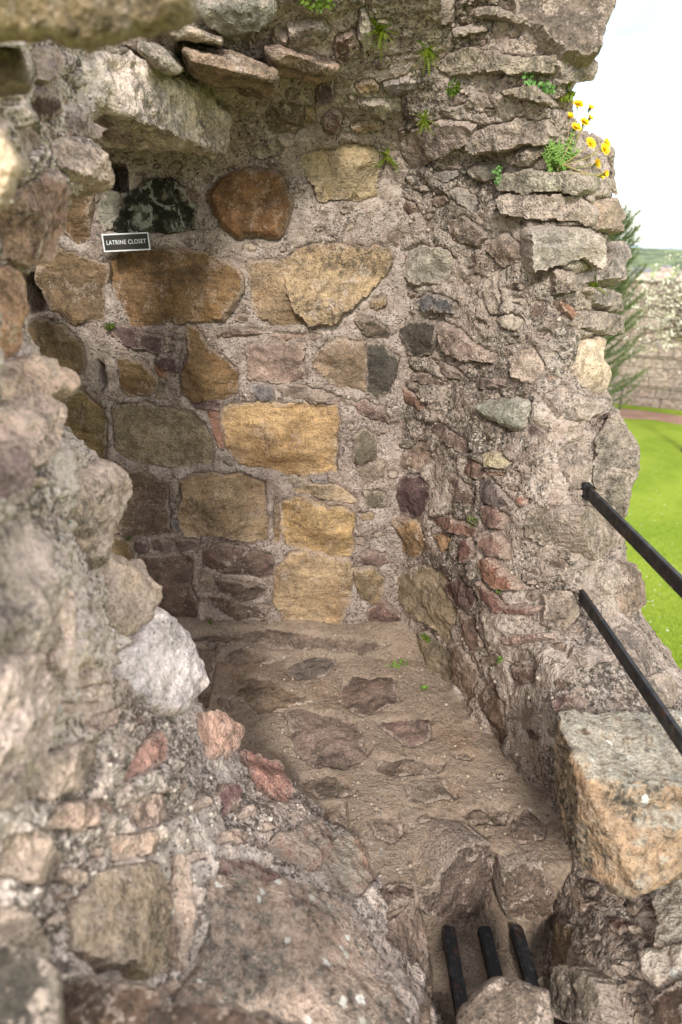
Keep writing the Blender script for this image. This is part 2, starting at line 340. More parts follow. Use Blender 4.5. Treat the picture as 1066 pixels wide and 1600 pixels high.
# floor with the shaft of the latrine in front
class Floor(Host):
    def __init__(s):
        X = np.linspace(-1.35, 1.0, 330); Y = np.linspace(.45, 2.62, 310); XX, YY = np.meshgrid(X, Y)
        P = np.stack([XX.ravel() * 3, YY.ravel() * 3, 0 * XX.ravel()], -1)
        Z = (fbm(P, 1.0, 3) * .018).reshape(XX.shape)
        sm = lambda a, b, x: (lambda t: t * t * (3 - 2 * t))(np.clip((x - a) / (b - a), 0, 1))
        Z += .06 * sm(2.22, 2.42, YY)                                   # fillet against the back wall
        wob = (pnoise(np.stack([XX.ravel() * 7, YY.ravel() * 7, 3 + 0 * XX.ravel()], -1)) * .025).reshape(XX.shape)
        pit = sm(.19, .245, XX + wob) * (1 - sm(.56, .60, XX + wob)) * (1 - sm(1.275, 1.305, YY + wob * 1.3)) * sm(.80, .86, YY)
        depth = .26 + .95 * (1 - sm(.86, 1.22, YY))
        Z -= pit * depth
        s.setup(np.stack([XX, YY, Z], -1))
HF = Floor()
HOST = {'B': HB, 'R': HR, 'L': HL, 'U': HU, 'F': HF}
PUSH = {k: [] for k in HOST}
PB = []                                                             # outlines already used, to keep fillers apart

# ---------------------------------------------------------------- stones
def chaikin(p, k=1, c=.2):
    for _ in range(k):
        q = np.roll(p, -1, 0); p = np.stack([p * (1 - c) + q * c, p * c + q * (1 - c)], 1).reshape(-1, 2)
    return p
ALLSTONES = []
def stone(host, pts, col, H=.03, D=.09, kind='s', rnd=0.0, t=None, rough=1.0, bev=None, jit=1.0, name='stone', parent=None, tilt=1.0):
    Hs = HOST[host]; pts = np.asarray(pts, float); c = pts.mean(0)
    # plane of the face, fitted to the host
    if t is None:
        S = np.concatenate([pts, c[None], pts * .5 + c * .5]); hits = [h for h in (Hs.hit(*p) for p in S) if h is not None]
        if len(hits) < 3: return None
        hits = np.array(hits)
        if len(hits) > 5:
            md = np.median(hits @ np.array([0, CP, -SP])); hits = hits[np.abs(hits @ np.array([0, CP, -SP]) - md) < .35]
        o = hits.mean(0); _, _, vt = np.linalg.svd(hits - o); n = vt[2]
    else:
        o = at_t(*c, t); n = CAM - o
    vd = CAM - at_t(*c, 1.0); vd = vd / np.linalg.norm(vd)
    if n @ vd < 0: n = -n
    n = n / np.linalg.norm(n)
    if n @ vd < .42: n = n + vd * (.5 - n @ vd); n /= np.linalg.norm(n)
    if host == 'R' and H > .05 and pts[:, 1].max() < 620: n[2] *= .25; n /= np.linalg.norm(n)
    if host != 'F' and tilt: n = n + RNG.normal(size=3) * .05 * tilt; n /= np.linalg.norm(n)
    a = np.cross((0, 0, 1.0), n); a /= np.linalg.norm(a); b = np.cross(n, a)
    dr = ray(pts[:, 0], pts[:, 1]); dep = ((o - CAM) @ n) / (dr @ n)
    W = CAM + dr * dep[:, None]; o = W.mean(0); rel = W - o
    poly = np.stack([rel @ a, rel @ b], -1); gsz = math.sqrt(abs(np.cross(poly, np.roll(poly, -1, 0)).sum() / 2)) + 1e-6; poly = poly * (1 + min(.3, (.017 if host != 'F' else .006) / gsz))
    ar = .5 * (poly[:, 0] * np.roll(poly[:, 1], -1) - poly[:, 1] * np.roll(poly[:, 0], -1)).sum()
    if ar < 0: poly = poly[::-1]
    size = math.sqrt(abs(ar)); depth = dep.mean()
    sp = max(.0035, 4.2 * depth / FPX, size / 34)
    poly = chaikin(poly, 2 if rnd > .4 else 1, .22 if rnd > .4 else .06)
    # resample and roughen the outline
    q = np.roll(poly, -1, 0); L = np.linalg.norm(q - poly, axis=1); cum = np.concatenate([[0], np.cumsum(L)]); n_ = max(12, int(cum[-1] / sp))
    s_ = np.linspace(0, cum[-1], n_, endpoint=False); k = np.searchsorted(cum, s_, 'right') - 1; f = ((s_ - cum[k]) / (L[k] + 1e-12))[:, None]
    ol = poly[k] * (1 - f) + q[k] * f
    seed = RNG.uniform(0, 90)
    P3 = np.concatenate([ol, np.full((n_, 1), seed)], 1)
    ol = ol + np.stack([fbm(P3, 3.0 / size, 4, .6), fbm(P3 + 31, 3.0 / size, 4, .6)], -1) * size * .05 * jit
    PUSH[host].append((n, ol, o, a, b)); PB.append((pts, *pts.min(0), *pts.max(0)))
    lo, hi = ol.min(0), ol.max(0)
    gx, gy = np.meshgrid(np.arange(lo[0], hi[0], sp), np.arange(lo[1], hi[1], sp * .87)); gx[1::2] += sp / 2
    gp = np.stack([gx.ravel(), gy.ravel()], -1) + RNG.normal(size=(gx.size, 2)) * sp * .12
    d = sdist(gp, ol); gp = gp[d > sp * .55]
    allp = np.concatenate([ol, gp]); nb = len(ol)
    r = delaunay_2d_cdt([Vector(p) for p in allp], [(i, (i + 1) % nb) for i in range(nb)], [], 1, 1e-7)
    P2 = np.array([tuple(v) for v in r[0]]); T = [list(f) for f in r[2]]
    d = np.maximum(sdist(P2, ol), 0); rim = d < 1e-6
    inr = max(d.max(), 1e-4)
    H = H * (.8 if host not in 'LU' else .6); bw = (bev if bev else min((.32 + .38 * rnd) * inr, .006 + .033 * rnd))
    e = np.clip(d / bw, 0, 1); prof = np.sqrt(np.clip(1 - (1 - e) ** 2, 0, 1)) ** .8
    hgt = np.full(len(P2), H)
    if rnd > 0: er = np.clip(d / inr, 0, 1); hgt = H * (1 - rnd) + H * rnd * np.sqrt(np.clip(1 - (1 - er) ** 2, 0, 1)) * 1.25
    # chipped facets
    for _ in range(5):
        ang = RNG.uniform(0, 2 * math.pi); g = RNG.uniform(.06, .5 if H < .045 else .28) * (1 - rnd * .6); dv = np.array([math.cos(ang), math.sin(ang)])
        wv = (P2 @ dv) + fbm(np.concatenate([P2, np.full((len(P2), 1), seed + _)], 1), 14, 3) * .012
        hgt = np.minimum(hgt, H * RNG.uniform(.95, 1.2) - np.maximum(0, wv - RNG.uniform(-.15, .35) * size) * g)
    hgt = np.maximum(hgt, .25 * H)
    Q = np.concatenate([P2, np.full((len(P2), 1), seed)], 1)
    nz_ = fbm(Q, 1.6 / size, 3) * .055 * min(size, .25) + fbm(Q, 24, 4, .6) * .007
    rg = 1 - np.abs(fbm(Q + 5, 2.3 / size, 3)); nz_ += -np.clip(rg - .9, 0, 1) * .05 * min(size, .2) * 2
    z = prof * (hgt + nz_ * rough) - .012
    z[rim] = -.012
    V = o + P2[:, :1] * a + P2[:, 1:] * b + z[:, None] * n
    # sides and back
    rimi = [i for i in range(len(P2)) if rim[i]]
    # ordered boundary from triangles
    ed = {}
    for f_ in T:
        for i in range(3):
            ed[(f_[i], f_[(i + 1) % 3])] = 1
    nx = {x: y for (x, y) in ed if (y, x) not in ed}
    if nx:
        st = next(iter(nx)); loop = [st]
        while nx[loop[-1]] != st and len(loop) <= len(nx): loop.append(nx[loop[-1]])
        L0 = len(V); P2b = P2[loop]
        ring = []
        for fr, sh in ((.5, .97), (1.0, .78)):
            ring.append(o + (P2b[:, :1] * a + P2b[:, 1:] * b) * sh - n * (.012 + D * fr))
        V = np.concatenate([V] + ring + [(o - n * (D * 1.05))[None]])
        m_ = len(loop); prev = loop
        for k in range(2):
            cur = [L0 + k * m_ + i for i in range(m_)]
            for i in range(m_): T.append([prev[(i + 1) % m_], prev[i], cur[i], cur[(i + 1) % m_]])
            prev = cur
        cc = len(V) - 1
        for i in range(m_): T.append([prev[(i + 1) % m_], prev[i], cc])
    me = mesh(name, V - o, T); at = me.attributes.new('rim', 'FLOAT', 'POINT'); rv_ = np.ones(len(V), np.float32); rv_[:len(d)] = np.exp(-d / .011); at.data.foreach_set('value', rv_)
    me.set_sharp_from_angle(angle=R(34)); ob = link(name, me, SM[kind]); ob.location = o
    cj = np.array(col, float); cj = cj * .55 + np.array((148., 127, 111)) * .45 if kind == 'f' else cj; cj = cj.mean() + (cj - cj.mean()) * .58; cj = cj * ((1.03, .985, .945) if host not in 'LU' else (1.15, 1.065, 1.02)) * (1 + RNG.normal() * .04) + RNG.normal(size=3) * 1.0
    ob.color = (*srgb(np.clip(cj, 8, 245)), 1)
    ob['_host'] = host; ALLSTONES.append(ob); return ob

def parse(host, txt):
    """one stone a line:  kind r,g,b H[,D[,rnd[,t]]]  x,y x,y ..."""
    for ln in txt.strip().splitlines():
        f = ln.split()
        if len(f) < 5: continue
        num = [float(v) for v in f[2].split(',')]
        stone(host, [tuple(map(float, p.split(','))) for p in f[3:]], tuple(map(float, f[1].split(','))), num[0], num[1] if len(num) > 1 else .09, f[0],
              num[2] if len(num) > 2 else 0.0, num[3] if len(num) > 3 else None)

parse('B', """
s 194,170,124 .04 470,250 478,240 530,230 583,227 588,240 588,305 570,310 503,314 490,295 478,268
s 150,102,54 .07,.1,.7 326,300 345,280 385,265 425,265 440,275 447,300 460,325 448,360 435,372 400,375 370,368 345,352 330,330
s 160,122,70 .035 172,400 200,388 290,388 340,400 372,425 372,450 360,470 345,490 345,500 250,512 215,515 198,505 185,470 170,430
s 172,142,102 .03 385,420 395,412 440,410 470,450 490,485 495,500 460,505 430,510 405,495 392,460
r 192,162,116 .065 440,405 470,385 520,380 560,385 605,385 612,400 610,420 590,445 560,470 545,490 520,505 490,505 465,490 450,460 445,435
m 110,105,85 .05 178,345 190,330 200,305 230,280 265,278 285,300 300,330 300,355 260,362 205,362 180,360
c 150,150,134 .02 150,320 165,300 190,310 185,345 165,360 150,340
r 150,120,112 .02 270,285 295,295 312,305 305,315 285,312
c 112,90,90 .035 165,515 185,510 215,515 250,528 250,552 225,548 195,540 178,530
c 110,88,88 .025 252,520 270,518 278,530 262,536
r 150,130,120 .025 255,534 282,535 280,552 256,552
c 100,78,80 .03 250,554 277,555 277,582 262,578 242,570
c 168,108,78 .02 240,572 258,576 266,586 258,592 245,585
s 142,110,62 .035 186,560 200,560 225,570 243,590 246,605 235,615 200,618 188,605
r 172,155,128 .02 247,590 260,600 263,620 246,622 240,612
s 150,112,62 .05 290,512 308,515 325,545 350,560 372,580 370,610 345,625 300,625 283,610 285,590 293,560
c 125,98,88 .03 345,518 370,512 420,520 400,525 347,527
c 160,135,122 .02 425,521 470,518 480,530 440,532
c 150,122,112 .02 481,521 503,522 500,532 483,531
c 152,128,116 .035 388,542 430,537 478,540 472,565 475,590 455,597 390,597
c 128,128,132 .03 388,601 410,601 425,608 423,628 405,625 392,615
c 158,142,128 .03 437,608 460,600 510,612 545,625 545,633 500,632 450,622
c 158,132,102 .035 488,565 500,545 530,530 568,537 572,580 568,612 520,600 495,580
c 84,77,70 .036 572,538 600,541 622,560 620,585 605,612 590,622 571,612 575,580
c 115,92,90 .025 298,624 320,622 348,629 340,642 310,640 298,634
c 178,122,96 .02 322,646 345,641 348,680 350,708 340,697 330,670
s 145,130,100 .03 178,635 230,630 300,645 318,660 333,700 333,722 280,730 220,725 190,715 178,680
s 198,160,98 .045 350,640 360,632 420,628 520,635 527,650 525,735 500,742 420,738 375,725 355,700 350,670
s 172,145,108 .04 282,755 310,742 375,742 412,755 415,790 418,848 350,840 290,838 282,800
s 198,158,94 .045 440,786 470,780 545,797 553,802 550,870 520,872 447,852 442,820
s 190,155,100 .03 427,785 436,790 439,848 427,844
s 208,182,134 .03 455,765 490,757 530,760 553,780 553,790 500,780 465,773
c 160,150,130 .02 445,748 475,748 480,756 450,760
c 118,118,122 .02 487,745 512,745 512,754 490,756
s 178,152,108 .04 430,880 450,868 500,862 550,882 552,920 540,960 530,985 490,990 445,975 428,945 430,905
r 132,106,96 .03 318,862 340,850 420,865 425,880 425,900 400,903 345,895 320,885
c 112,90,82 .035 335,905 360,907 405,915 415,922 405,935 375,937 345,925
r 132,104,92 .025 330,932 390,945 420,950 410,965 370,968 335,955
s 120,98,80 .035 165,745 215,740 262,755 265,800 268,835 220,838 165,830
c 118,95,90 .02 237,843 270,843 270,862 239,862
c 116,92,88 .02 276,843 310,845 308,862 277,862
s 116,95,80 .035 215,870 270,865 300,870 302,920 310,960 290,990 260,1000 225,960 212,910
s 148,120,80 .035 50,390 90,385 125,400 160,410 163,490 150,505 110,500 80,480 58,440
s 146,122,78 .035 35,505 60,500 100,510 132,540 130,580 90,590 40,575
s 142,116,68 .04 85,620 130,615 160,635 170,680 165,725 120,730 80,700
s 150,124,78 .04 155,840 185,838 208,850 205,878 160,880
s 138,108,70 .03 90,300 140,290 148,310 140,370 120,380 100,360
c 165,112,85 .02 213,727 235,730 227,740
c 168,156,134 .02 312,890 335,895 332,925 312,928
c 120,122,126 .02,.03,.8 268,812 280,815 282,828 272,834 267,824
c 112,90,92 .03,.04,.8 210,845 226,845 234,858 225,868 212,864
c 150,152,142 .08,.15,.5 290,-20 420,-20 430,15 400,35 370,45 345,42 320,25
r 188,180,168 .05 455,40 500,28 512,45 500,62 460,66
r 132,92,82 .05 525,55 550,45 562,65 535,88 525,75
c 104,84,88 .04 500,130 518,122 522,150 498,160 495,145
c 110,80,82 .035,.05,.5 505,180 520,170 535,180 530,205 510,208
r 146,128,110 .03 420,165 440,158 470,165 475,200 455,212 425,205 410,190
s 172,150,112 .03 476,170 490,165 495,195 478,200
s 186,148,98 .04 555,130 580,120 590,130 588,138 560,140
c 150,140,144 .045 600,125 635,115 650,120 648,140 610,142
r 186,176,162 .05 565,152 620,150 650,160 600,175 570,165
s 176,138,92 .03 545,195 590,188 595,200 560,205
r 176,160,146 .025 392,230 430,218 440,235 425,245 395,245
r 190,182,170 .05 565,10 578,30 582,60 568,72 560,45
r 158,146,128 .04 450,-15 560,-20 565,5 520,15 460,10
r 176,160,145 .04 430,45 450,60 440,75 425,65
r 128,110,95 .03 555,500 585,500 608,520 605,530 570,525
s 165,138,92 .03 580,470 600,462 605,475 590,485 578,480
r 132,108,100 .03 555,635 575,628 600,640 612,660 645,670 640,677 610,664 570,650
c 122,116,94 .035,.06,.4 553,685 570,672 590,685 587,715 570,725 552,720
c 138,124,98 .025 568,768 590,765 603,775 602,792 575,792
c 168,152,136 .025,.04,.6 604,742 616,735 624,742 614,750
c 138,110,108 .04 555,880 575,860 600,865 610,880 590,884
s 150,124,86 .04 550,890 580,887 600,905 598,930 585,945 565,935 553,910
r 134,102,92 .04 575,955 600,940 625,960 640,990 630,1005 600,1000 580,985
s 172,145,100 .02 563,802 582,800 585,812 565,815
r 150,132,112 .02 558,728 600,722 598,745 570,758
""")  # dark brown stones at lower left carry the flash shadow in their colour
for poly, deep in (([(148, 560), (160, 566), (168, 600), (166, 612), (155, 602), (150, 580)], .16), ([(150, 252), (200, 256), (202, 300), (155, 306)], .30), ([(28, 425), (58, 430), (86, 494), (62, 506), (28, 492)], .30)):  # second hollow, under the lintel, is sunk to stand in for a flash shadow
    pts = np.array(poly, float); W = at_Y(pts[:, 0], pts[:, 1], np.full(len(pts), 2.43)); o = W.mean(0); a = np.array([1., 0, 0]); b = np.array([0, 0, 1.])
    PUSH['B'].append((np.array([0, -1., 0]), np.stack([(W - o) @ a, (W - o) @ b], -1), o, a, b, deep))

parse('R', """
r 140,122,104 .05,.3 800,-40 965,-40 953,20 935,70 925,92 880,92 866,80 838,50 815,20
r 165,152,140 .05,.25 868,97 882,91 924,96 919,122 905,126 869,129
r 168,156,132 .07,.2 688,100 720,76 770,80 800,86 862,86 868,100 860,120 800,118 740,116 700,116
c 160,150,140 .05 710,45 755,38 760,50 715,57
r 165,152,134 .05 735,10 780,14 830,35 832,48 790,32 740,25
c 148,132,128 .04 683,-10 710,-10 706,30 690,35 683,20
c 150,134,130 .04 656,36 684,26 690,40 660,55
c 142,126,120 .03 630,42 654,42 655,62 632,65
r 165,150,130 .05 610,-20 675,-20 662,18 622,35 600,20
r 172,160,140 .06,.15 790,150 800,141 830,133 848,145 853,162 800,152
r 175,163,148 .06,.15 740,215 770,195 810,185 850,190 858,215 845,230 815,225 790,235 755,238 742,228
r 165,150,136 .05 795,246 820,232 845,233 848,241 830,255 800,256
c 155,152,142 .05,.08,.6 735,265 750,255 772,258 778,270 770,282 745,281
r 160,145,140 .035 625,255 630,215 660,195 700,188 735,200 730,225 690,245 660,258 635,270 620,270
c 165,164,168 .03 680,268 715,265 718,275 700,285 680,280
c 165,160,150 .04 707,300 720,293 740,305 748,315 735,332 712,312
r 184,180,160 .08,.2 790,276 830,268 900,270 921,281 918,298 905,307 880,300 820,304 790,300
r 178,164,152 .075,.2 785,311 800,303 905,306 925,330 920,350 850,345 790,335
s 162,144,122 .05,.25 922,311 960,313 969,330 960,362 925,360
r 152,142,128 .04,.25,0,2.05 905,232 928,214 956,236 959,300 930,280 910,262
c 178,173,162 .08,.2 830,360 895,352 915,356 938,371 940,400 930,420 900,401 880,412 830,418
r 165,156,146 .05,.25 895,421 932,420 945,385 966,376 971,390 965,440 900,442
r 162,145,134 .06 862,421 890,425 898,450 865,458
r 152,142,130 .05,.25 908,450 968,455 971,486 920,479
r 162,150,140 .06,.25 905,486 962,492 960,520 940,525 905,512
c 208,188,152 .05,.2,.6 898,530 945,530 937,560 953,582 950,602 935,618 905,592
c 176,122,92 .05 868,470 885,475 897,490 886,498 872,485
c 188,172,158 .04,.06,.4 780,495 800,490 815,500 810,515 785,512
c 166,163,150 .05 632,395 660,385 700,388 710,410 700,435 680,445 640,442 632,420
c 108,112,120 .045 655,470 668,455 690,462 713,470 710,487 670,485
c 82,74,66 .04 622,515 640,505 675,505 682,530 675,555 650,555 625,540
r 168,140,126 .06 693,505 720,515 750,540 775,550 770,565 720,560 700,545
c 130,108,104 .035 680,562 700,568 728,590 725,597 700,588
r 132,110,96 .03 630,575 660,580 695,595 690,603 660,600 635,588
c 142,104,82 .03 613,605 640,610 668,630 660,640 635,632
r 144,114,106 .04 665,665 690,660 730,690 742,707 720,707 690,690
c 132,112,104 .04 740,597 760,590 800,595 803,602 750,610
c 164,170,154 .07,.1,.7 750,635 775,625 825,622 832,635 820,667 805,674 780,660 755,650
c 98,72,74 .04 622,765 632,745 655,745 668,760 660,800 650,812 620,800
r 168,130,84 .05 598,810 610,802 650,815 662,840 660,865 640,872 620,850 600,840
r 172,130,88 .03 675,840 690,830 705,840 705,860 690,862
c 150,104,88 .04 680,810 700,805 738,825 735,838 710,835 685,825
c 132,90,80 .04 717,850 730,842 738,860 730,880 718,875
s 164,145,115 .035 620,900 660,880 700,900 715,930 718,970 700,1010 670,980 640,960 620,930
s 138,124,100 .035 643,1000 660,990 700,1020 705,1060 690,1090 650,1080 645,1040
c 150,112,98 .04 753,795 775,788 792,810 782,826 760,820
c 142,104,92 .05 755,840 775,833 793,850 790,870 765,868 757,855
c 152,100,78 .05 752,878 770,872 790,895 806,918 785,920 760,902
c 148,104,88 .05 745,915 760,910 790,940 831,948 825,960 780,954 755,937
c 174,138,124 .05 790,996 850,989 853,998 800,1010
c 116,102,102 .05 755,755 775,750 790,770 800,790 785,798 762,785
c 152,102,90 .03 806,778 818,775 824,788 812,795
c 178,162,126 .05 757,712 775,705 800,722 790,733 765,731
c 124,92,80 .03 735,715 756,731 750,750 720,740
s 186,122,82 .02 757,736 795,738 790,745 760,744
r 160,145,128 .05 890,800 920,790 965,830 970,845 950,872 920,872 900,850
r 162,150,138 .05 935,890 955,880 961,905 945,927 932,915
r 164,136,120 .05,.2,.3 966,878 986,884 1004,920 1001,945 978,970 960,945 962,910
r 146,138,124 .05,.3,0,1.98 930,690 962,652 985,680 1000,712 991,750 974,805 950,790 932,765 928,735
r 186,172,158 .04 898,1010 940,1005 960,1025 920,1042 893,1025
c 130,98,100 .06 868,1102 888,1088 912,1094 905,1106 876,1116
s 116,90,76 .03 750,1090 770,1070 785,1100 795,1150 790,1180 770,1160 755,1120
s 134,108,92 .03 700,1020 720,1010 745,1050 735,1100 715,1080
c 130,98,88 .03 720,960 745,965 750,1010 735,1020 722,990
c 148,138,124 .04,.05,.8 727,1135 740,1129 749,1145 743,1159 730,1156
r 148,128,110 .03 640,700 660,688 672,720 650,735 610,720 605,700
c 124,90,80 .03 944,1430 986,1440 970,1463 955,1452
s 120,94,68 .03 868,1440 896,1450 890,1500 876,1520 865,1490
r 124,115,102 .07 865,1532 880,1515 930,1515 950,1540 952,1600 880,1590
l 176,160,145 .06 1015,1392 1066,1378 1090,1480 1028,1486 1031,1440
l 180,160,145 .06,.09,.3 1010,1496 1035,1488 1085,1482 1072,1530 1040,1549 1015,1531
c 84,58,46 .08 1034,1562 1085,1530 1085,1630 1030,1630
r 158,142,128 .04 880,700 905,690 922,720 915,760 890,765 878,730
r 155,138,122 .04 825,800 870,790 880,830 850,850 822,835
r 160,142,126 .04 850,930 890,925 905,960 880,985 850,975
r 152,136,122 .04 960,985 985,975 1010,1010 1025,1050 1000,1050 975,1020
r 158,142,128 .04 1000,1060 1030,1055 1060,1085 1050,1105 1010,1098
r 156,146,132 .05 905,620 940,622 960,640 955,652 915,650
s 120,104,78 .02 868,1175 882,1180 880,1240 866,1250
r 178,165,150 .04 760,440 775,430 785,470 775,490 762,470
r 150,130,118 .04 700,345 730,340 760,365 745,385 710,375
r 168,152,138 .04 800,560 835,545 850,575 830,600 805,590
r 160,140,126 .04 765,390 790,365 815,385 810,410 785,415
r 185,172,156 .05 855,620 880,600 925,640 915,665 870,650
s 124,96,84 .03 690,920 720,900 745,930 735,955 712,950
r 130,104,92 .03 700,740 730,760 745,785 720,790 700,770
r 128,98,84 .03 795,1040 830,1045 840,1065 805,1070
""")
parse('F', """
f 96,94,90 .022 440,1045 480,1022 520,1025 530,1035 505,1060 465,1068
f 136,116,92 .02 352,1020 375,1014 440,1030 400,1040 355,1040
f 138,114,78 .025 363,1058 430,1062 460,1080 493,1095 450,1105 400,1120 375,1090
f 120,96,82 .022 530,1065 560,1055 620,1060 622,1100 560,1120 530,1095
f 124,106,92 .022 588,1130 675,1124 673,1160 640,1168 610,1150
f 116,96,76 .02 305,1010 340,1010 335,1060 325,1110 300,1100
f 144,120,102 .018 440,1110 500,1108 560,1125 575,1180 540,1205 480,1195 450,1150
f 148,126,110 .022 632,1225 690,1208 716,1245 670,1254 640,1250
f 142,122,106 .018 500,1258 540,1252 545,1290 505,1284
f 146,124,110 .024 575,1285 620,1270 634,1300 612,1322 585,1305
f 144,120,106 .02 640,1345 690,1288 722,1280 772,1308 722,1322 690,1370 655,1395
r 142,120,106 .026,.15 652,1402 682,1380 722,1328 766,1318 782,1350 780,1422 742,1442 682,1442 656,1428
f 120,102,86 .026 798,1280 830,1270 856,1285 850,1312 810,1322 798,1302
r 162,134,120 .05,.18 570,1452 640,1425 662,1450 672,1500 667,1562 632,1590 600,1545 575,1490
r 140,116,100 .05,.15 786,1350 846,1343 866,1395 846,1446 796,1442 780,1400
f 138,106,86 .03 818,1375 870,1400 865,1440 840,1434 820,1402
f 118,96,82 .03 280,992 430,985 560,996 620,1008 560,1020 450,1012 300,1006
f 140,118,102 .016 590,1180 640,1185 700,1190 690,1204 630,1215 590,1205
f 138,116,100 .016 720,1270 760,1255 800,1265 790,1290 740,1288
r 150,130,112 .07,.2,.2,1.34 705,1640 722,1565 770,1530 820,1534 858,1552 872,1640
f 132,112,96 .02 455,1215 520,1210 560,1240 500,1250
r 140,116,100 .05 585,1395 640,1385 650,1415 600,1430
""")
parse('L', """
r 200,180,160 .06,.12,.2 -25,600 15,566 50,558 110,575 126,595 115,613 60,626 -25,640
r 178,140,108 .05,.12,.3 -40,410 10,425 31,450 33,540 15,562 -40,570
r 186,172,162 .05 -40,640 60,622 96,640 86,690 70,722 -40,740
c 130,110,112 .04 -30,705 40,692 62,705 42,770 10,792 -30,780
r 196,181,168 .08,.14,.6 105,745 140,732 165,722 185,738 191,765 178,800 162,830 156,866 140,884 118,850 100,800
r 162,156,150 .05 -30,825 50,800 82,850 72,950 50,1020 -30,1050
r 188,178,172 .05 -30,1065 50,1032 82,1080 62,1160 20,1250 -30,1270
r 184,172,164 .04 85,900 112,905 120,960 95,1050 78,1030
c 188,178,160 .075,.14,.35 145,870 156,860 190,880 210,878 219,900 241,940 226,975 190,989 165,975 152,940 155,900
c 122,94,84 .03 115,932 150,926 150,945 135,965 120,952
c 184,190,196 .08,.16,.4 163,1055 200,1008 236,953 271,985 301,1040 304,1075 286,1112 255,1122 230,1110 195,1080
r 178,158,152 .03 130,1130 180,1105 186,1130 155,1146
r 190,144,132 .045 175,1225 190,1185 250,1145 264,1160 256,1190 200,1222
r 180,166,152 .045 45,1245 95,1170 150,1160 146,1220 100,1241
r 182,160,144 .045 60,1290 100,1255 150,1250 156,1280 120,1296
r 190,154,130 .06,.12 285,1122 330,1117 376,1140 371,1170 330,1186 310,1160
r 178,130,114 .06,.12 380,1172 400,1180 446,1190 448,1230 453,1246 425,1262 400,1240 385,1210
c 134,102,104 .04,.06,.4 337,1245 350,1225 372,1230 371,1260 345,1276
c 215,215,212 .02 285,1270 302,1275 303,1298 292,1290
l 176,138,124 .06,.1,.4 415,1320 455,1300 490,1287 519,1305 521,1326 490,1361 460,1366 420,1346
l 154,132,118 .06 522,1312 560,1310 591,1330 593,1362 560,1402 530,1412 510,1380 507,1350
r 164,132,124 .04 340,1340 400,1345 452,1380 420,1390 340,1376
d 152,133,119 .09,.2 315,1392 360,1380 500,1390 542,1440 562,1520 622,1575 630,1640 295,1640 280,1560 320,1480
r 164,148,126 .07,.14 103,1480 110,1420 150,1370 225,1350 258,1390 263,1450 272,1512 240,1532 190,1522 130,1497
r 182,166,150 .04 270,1345 290,1360 300,1420 290,1500 275,1480 268,1400
r 172,162,148 .04 -30,1405 40,1430 76,1468 76,1512 30,1482 -30,1478
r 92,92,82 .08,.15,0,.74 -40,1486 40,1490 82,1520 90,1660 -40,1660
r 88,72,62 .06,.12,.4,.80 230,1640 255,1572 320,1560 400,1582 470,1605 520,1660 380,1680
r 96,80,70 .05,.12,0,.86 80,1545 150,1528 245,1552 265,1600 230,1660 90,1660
r 190,170,155 .04 200,1255 250,1240 270,1275 220,1300
r 186,164,148 .04 165,1310 230,1300 245,1330 180,1345
r 172,156,140 .04 20,1310 60,1300 90,1350 50,1380 15,1360
""")
parse('U', """
r 146,130,94 .08,.15,.4,.74 -60,-60 300,-60 286,28 262,44 230,50 170,69 90,66 40,60 -60,64
r 106,90,76 .06,.12,.2,.82 -60,72 25,84 36,130 -60,150
c 146,136,136 .05 36,100 46,80 90,80 96,114 70,130 42,120
c 96,74,70 .05 33,152 60,145 86,150 96,175 60,190 38,176
r 166,154,148 .05,.08,.4 100,187 120,180 156,200 146,219 110,212
r 190,174,160 .07,.14 72,232 102,215 142,238 173,270 171,291 140,286 100,272
r 212,196,168 .06,.12,.3,.80 -40,195 5,215 26,262 12,310 -40,335
r 166,132,116 .07,.12 -40,335 30,282 82,266 111,300 102,360 76,402 40,409 -40,402
r 150,142,136 .03 12,408 52,411 46,426 36,438
r 175,160,148 .04 10,200 50,195 65,225 30,245 12,230
r 180,165,152 .05 105,295 108,330 98,370 88,372 95,320
r 170,156,142 .05 200,40 250,55 260,75 215,80 180,65
""")

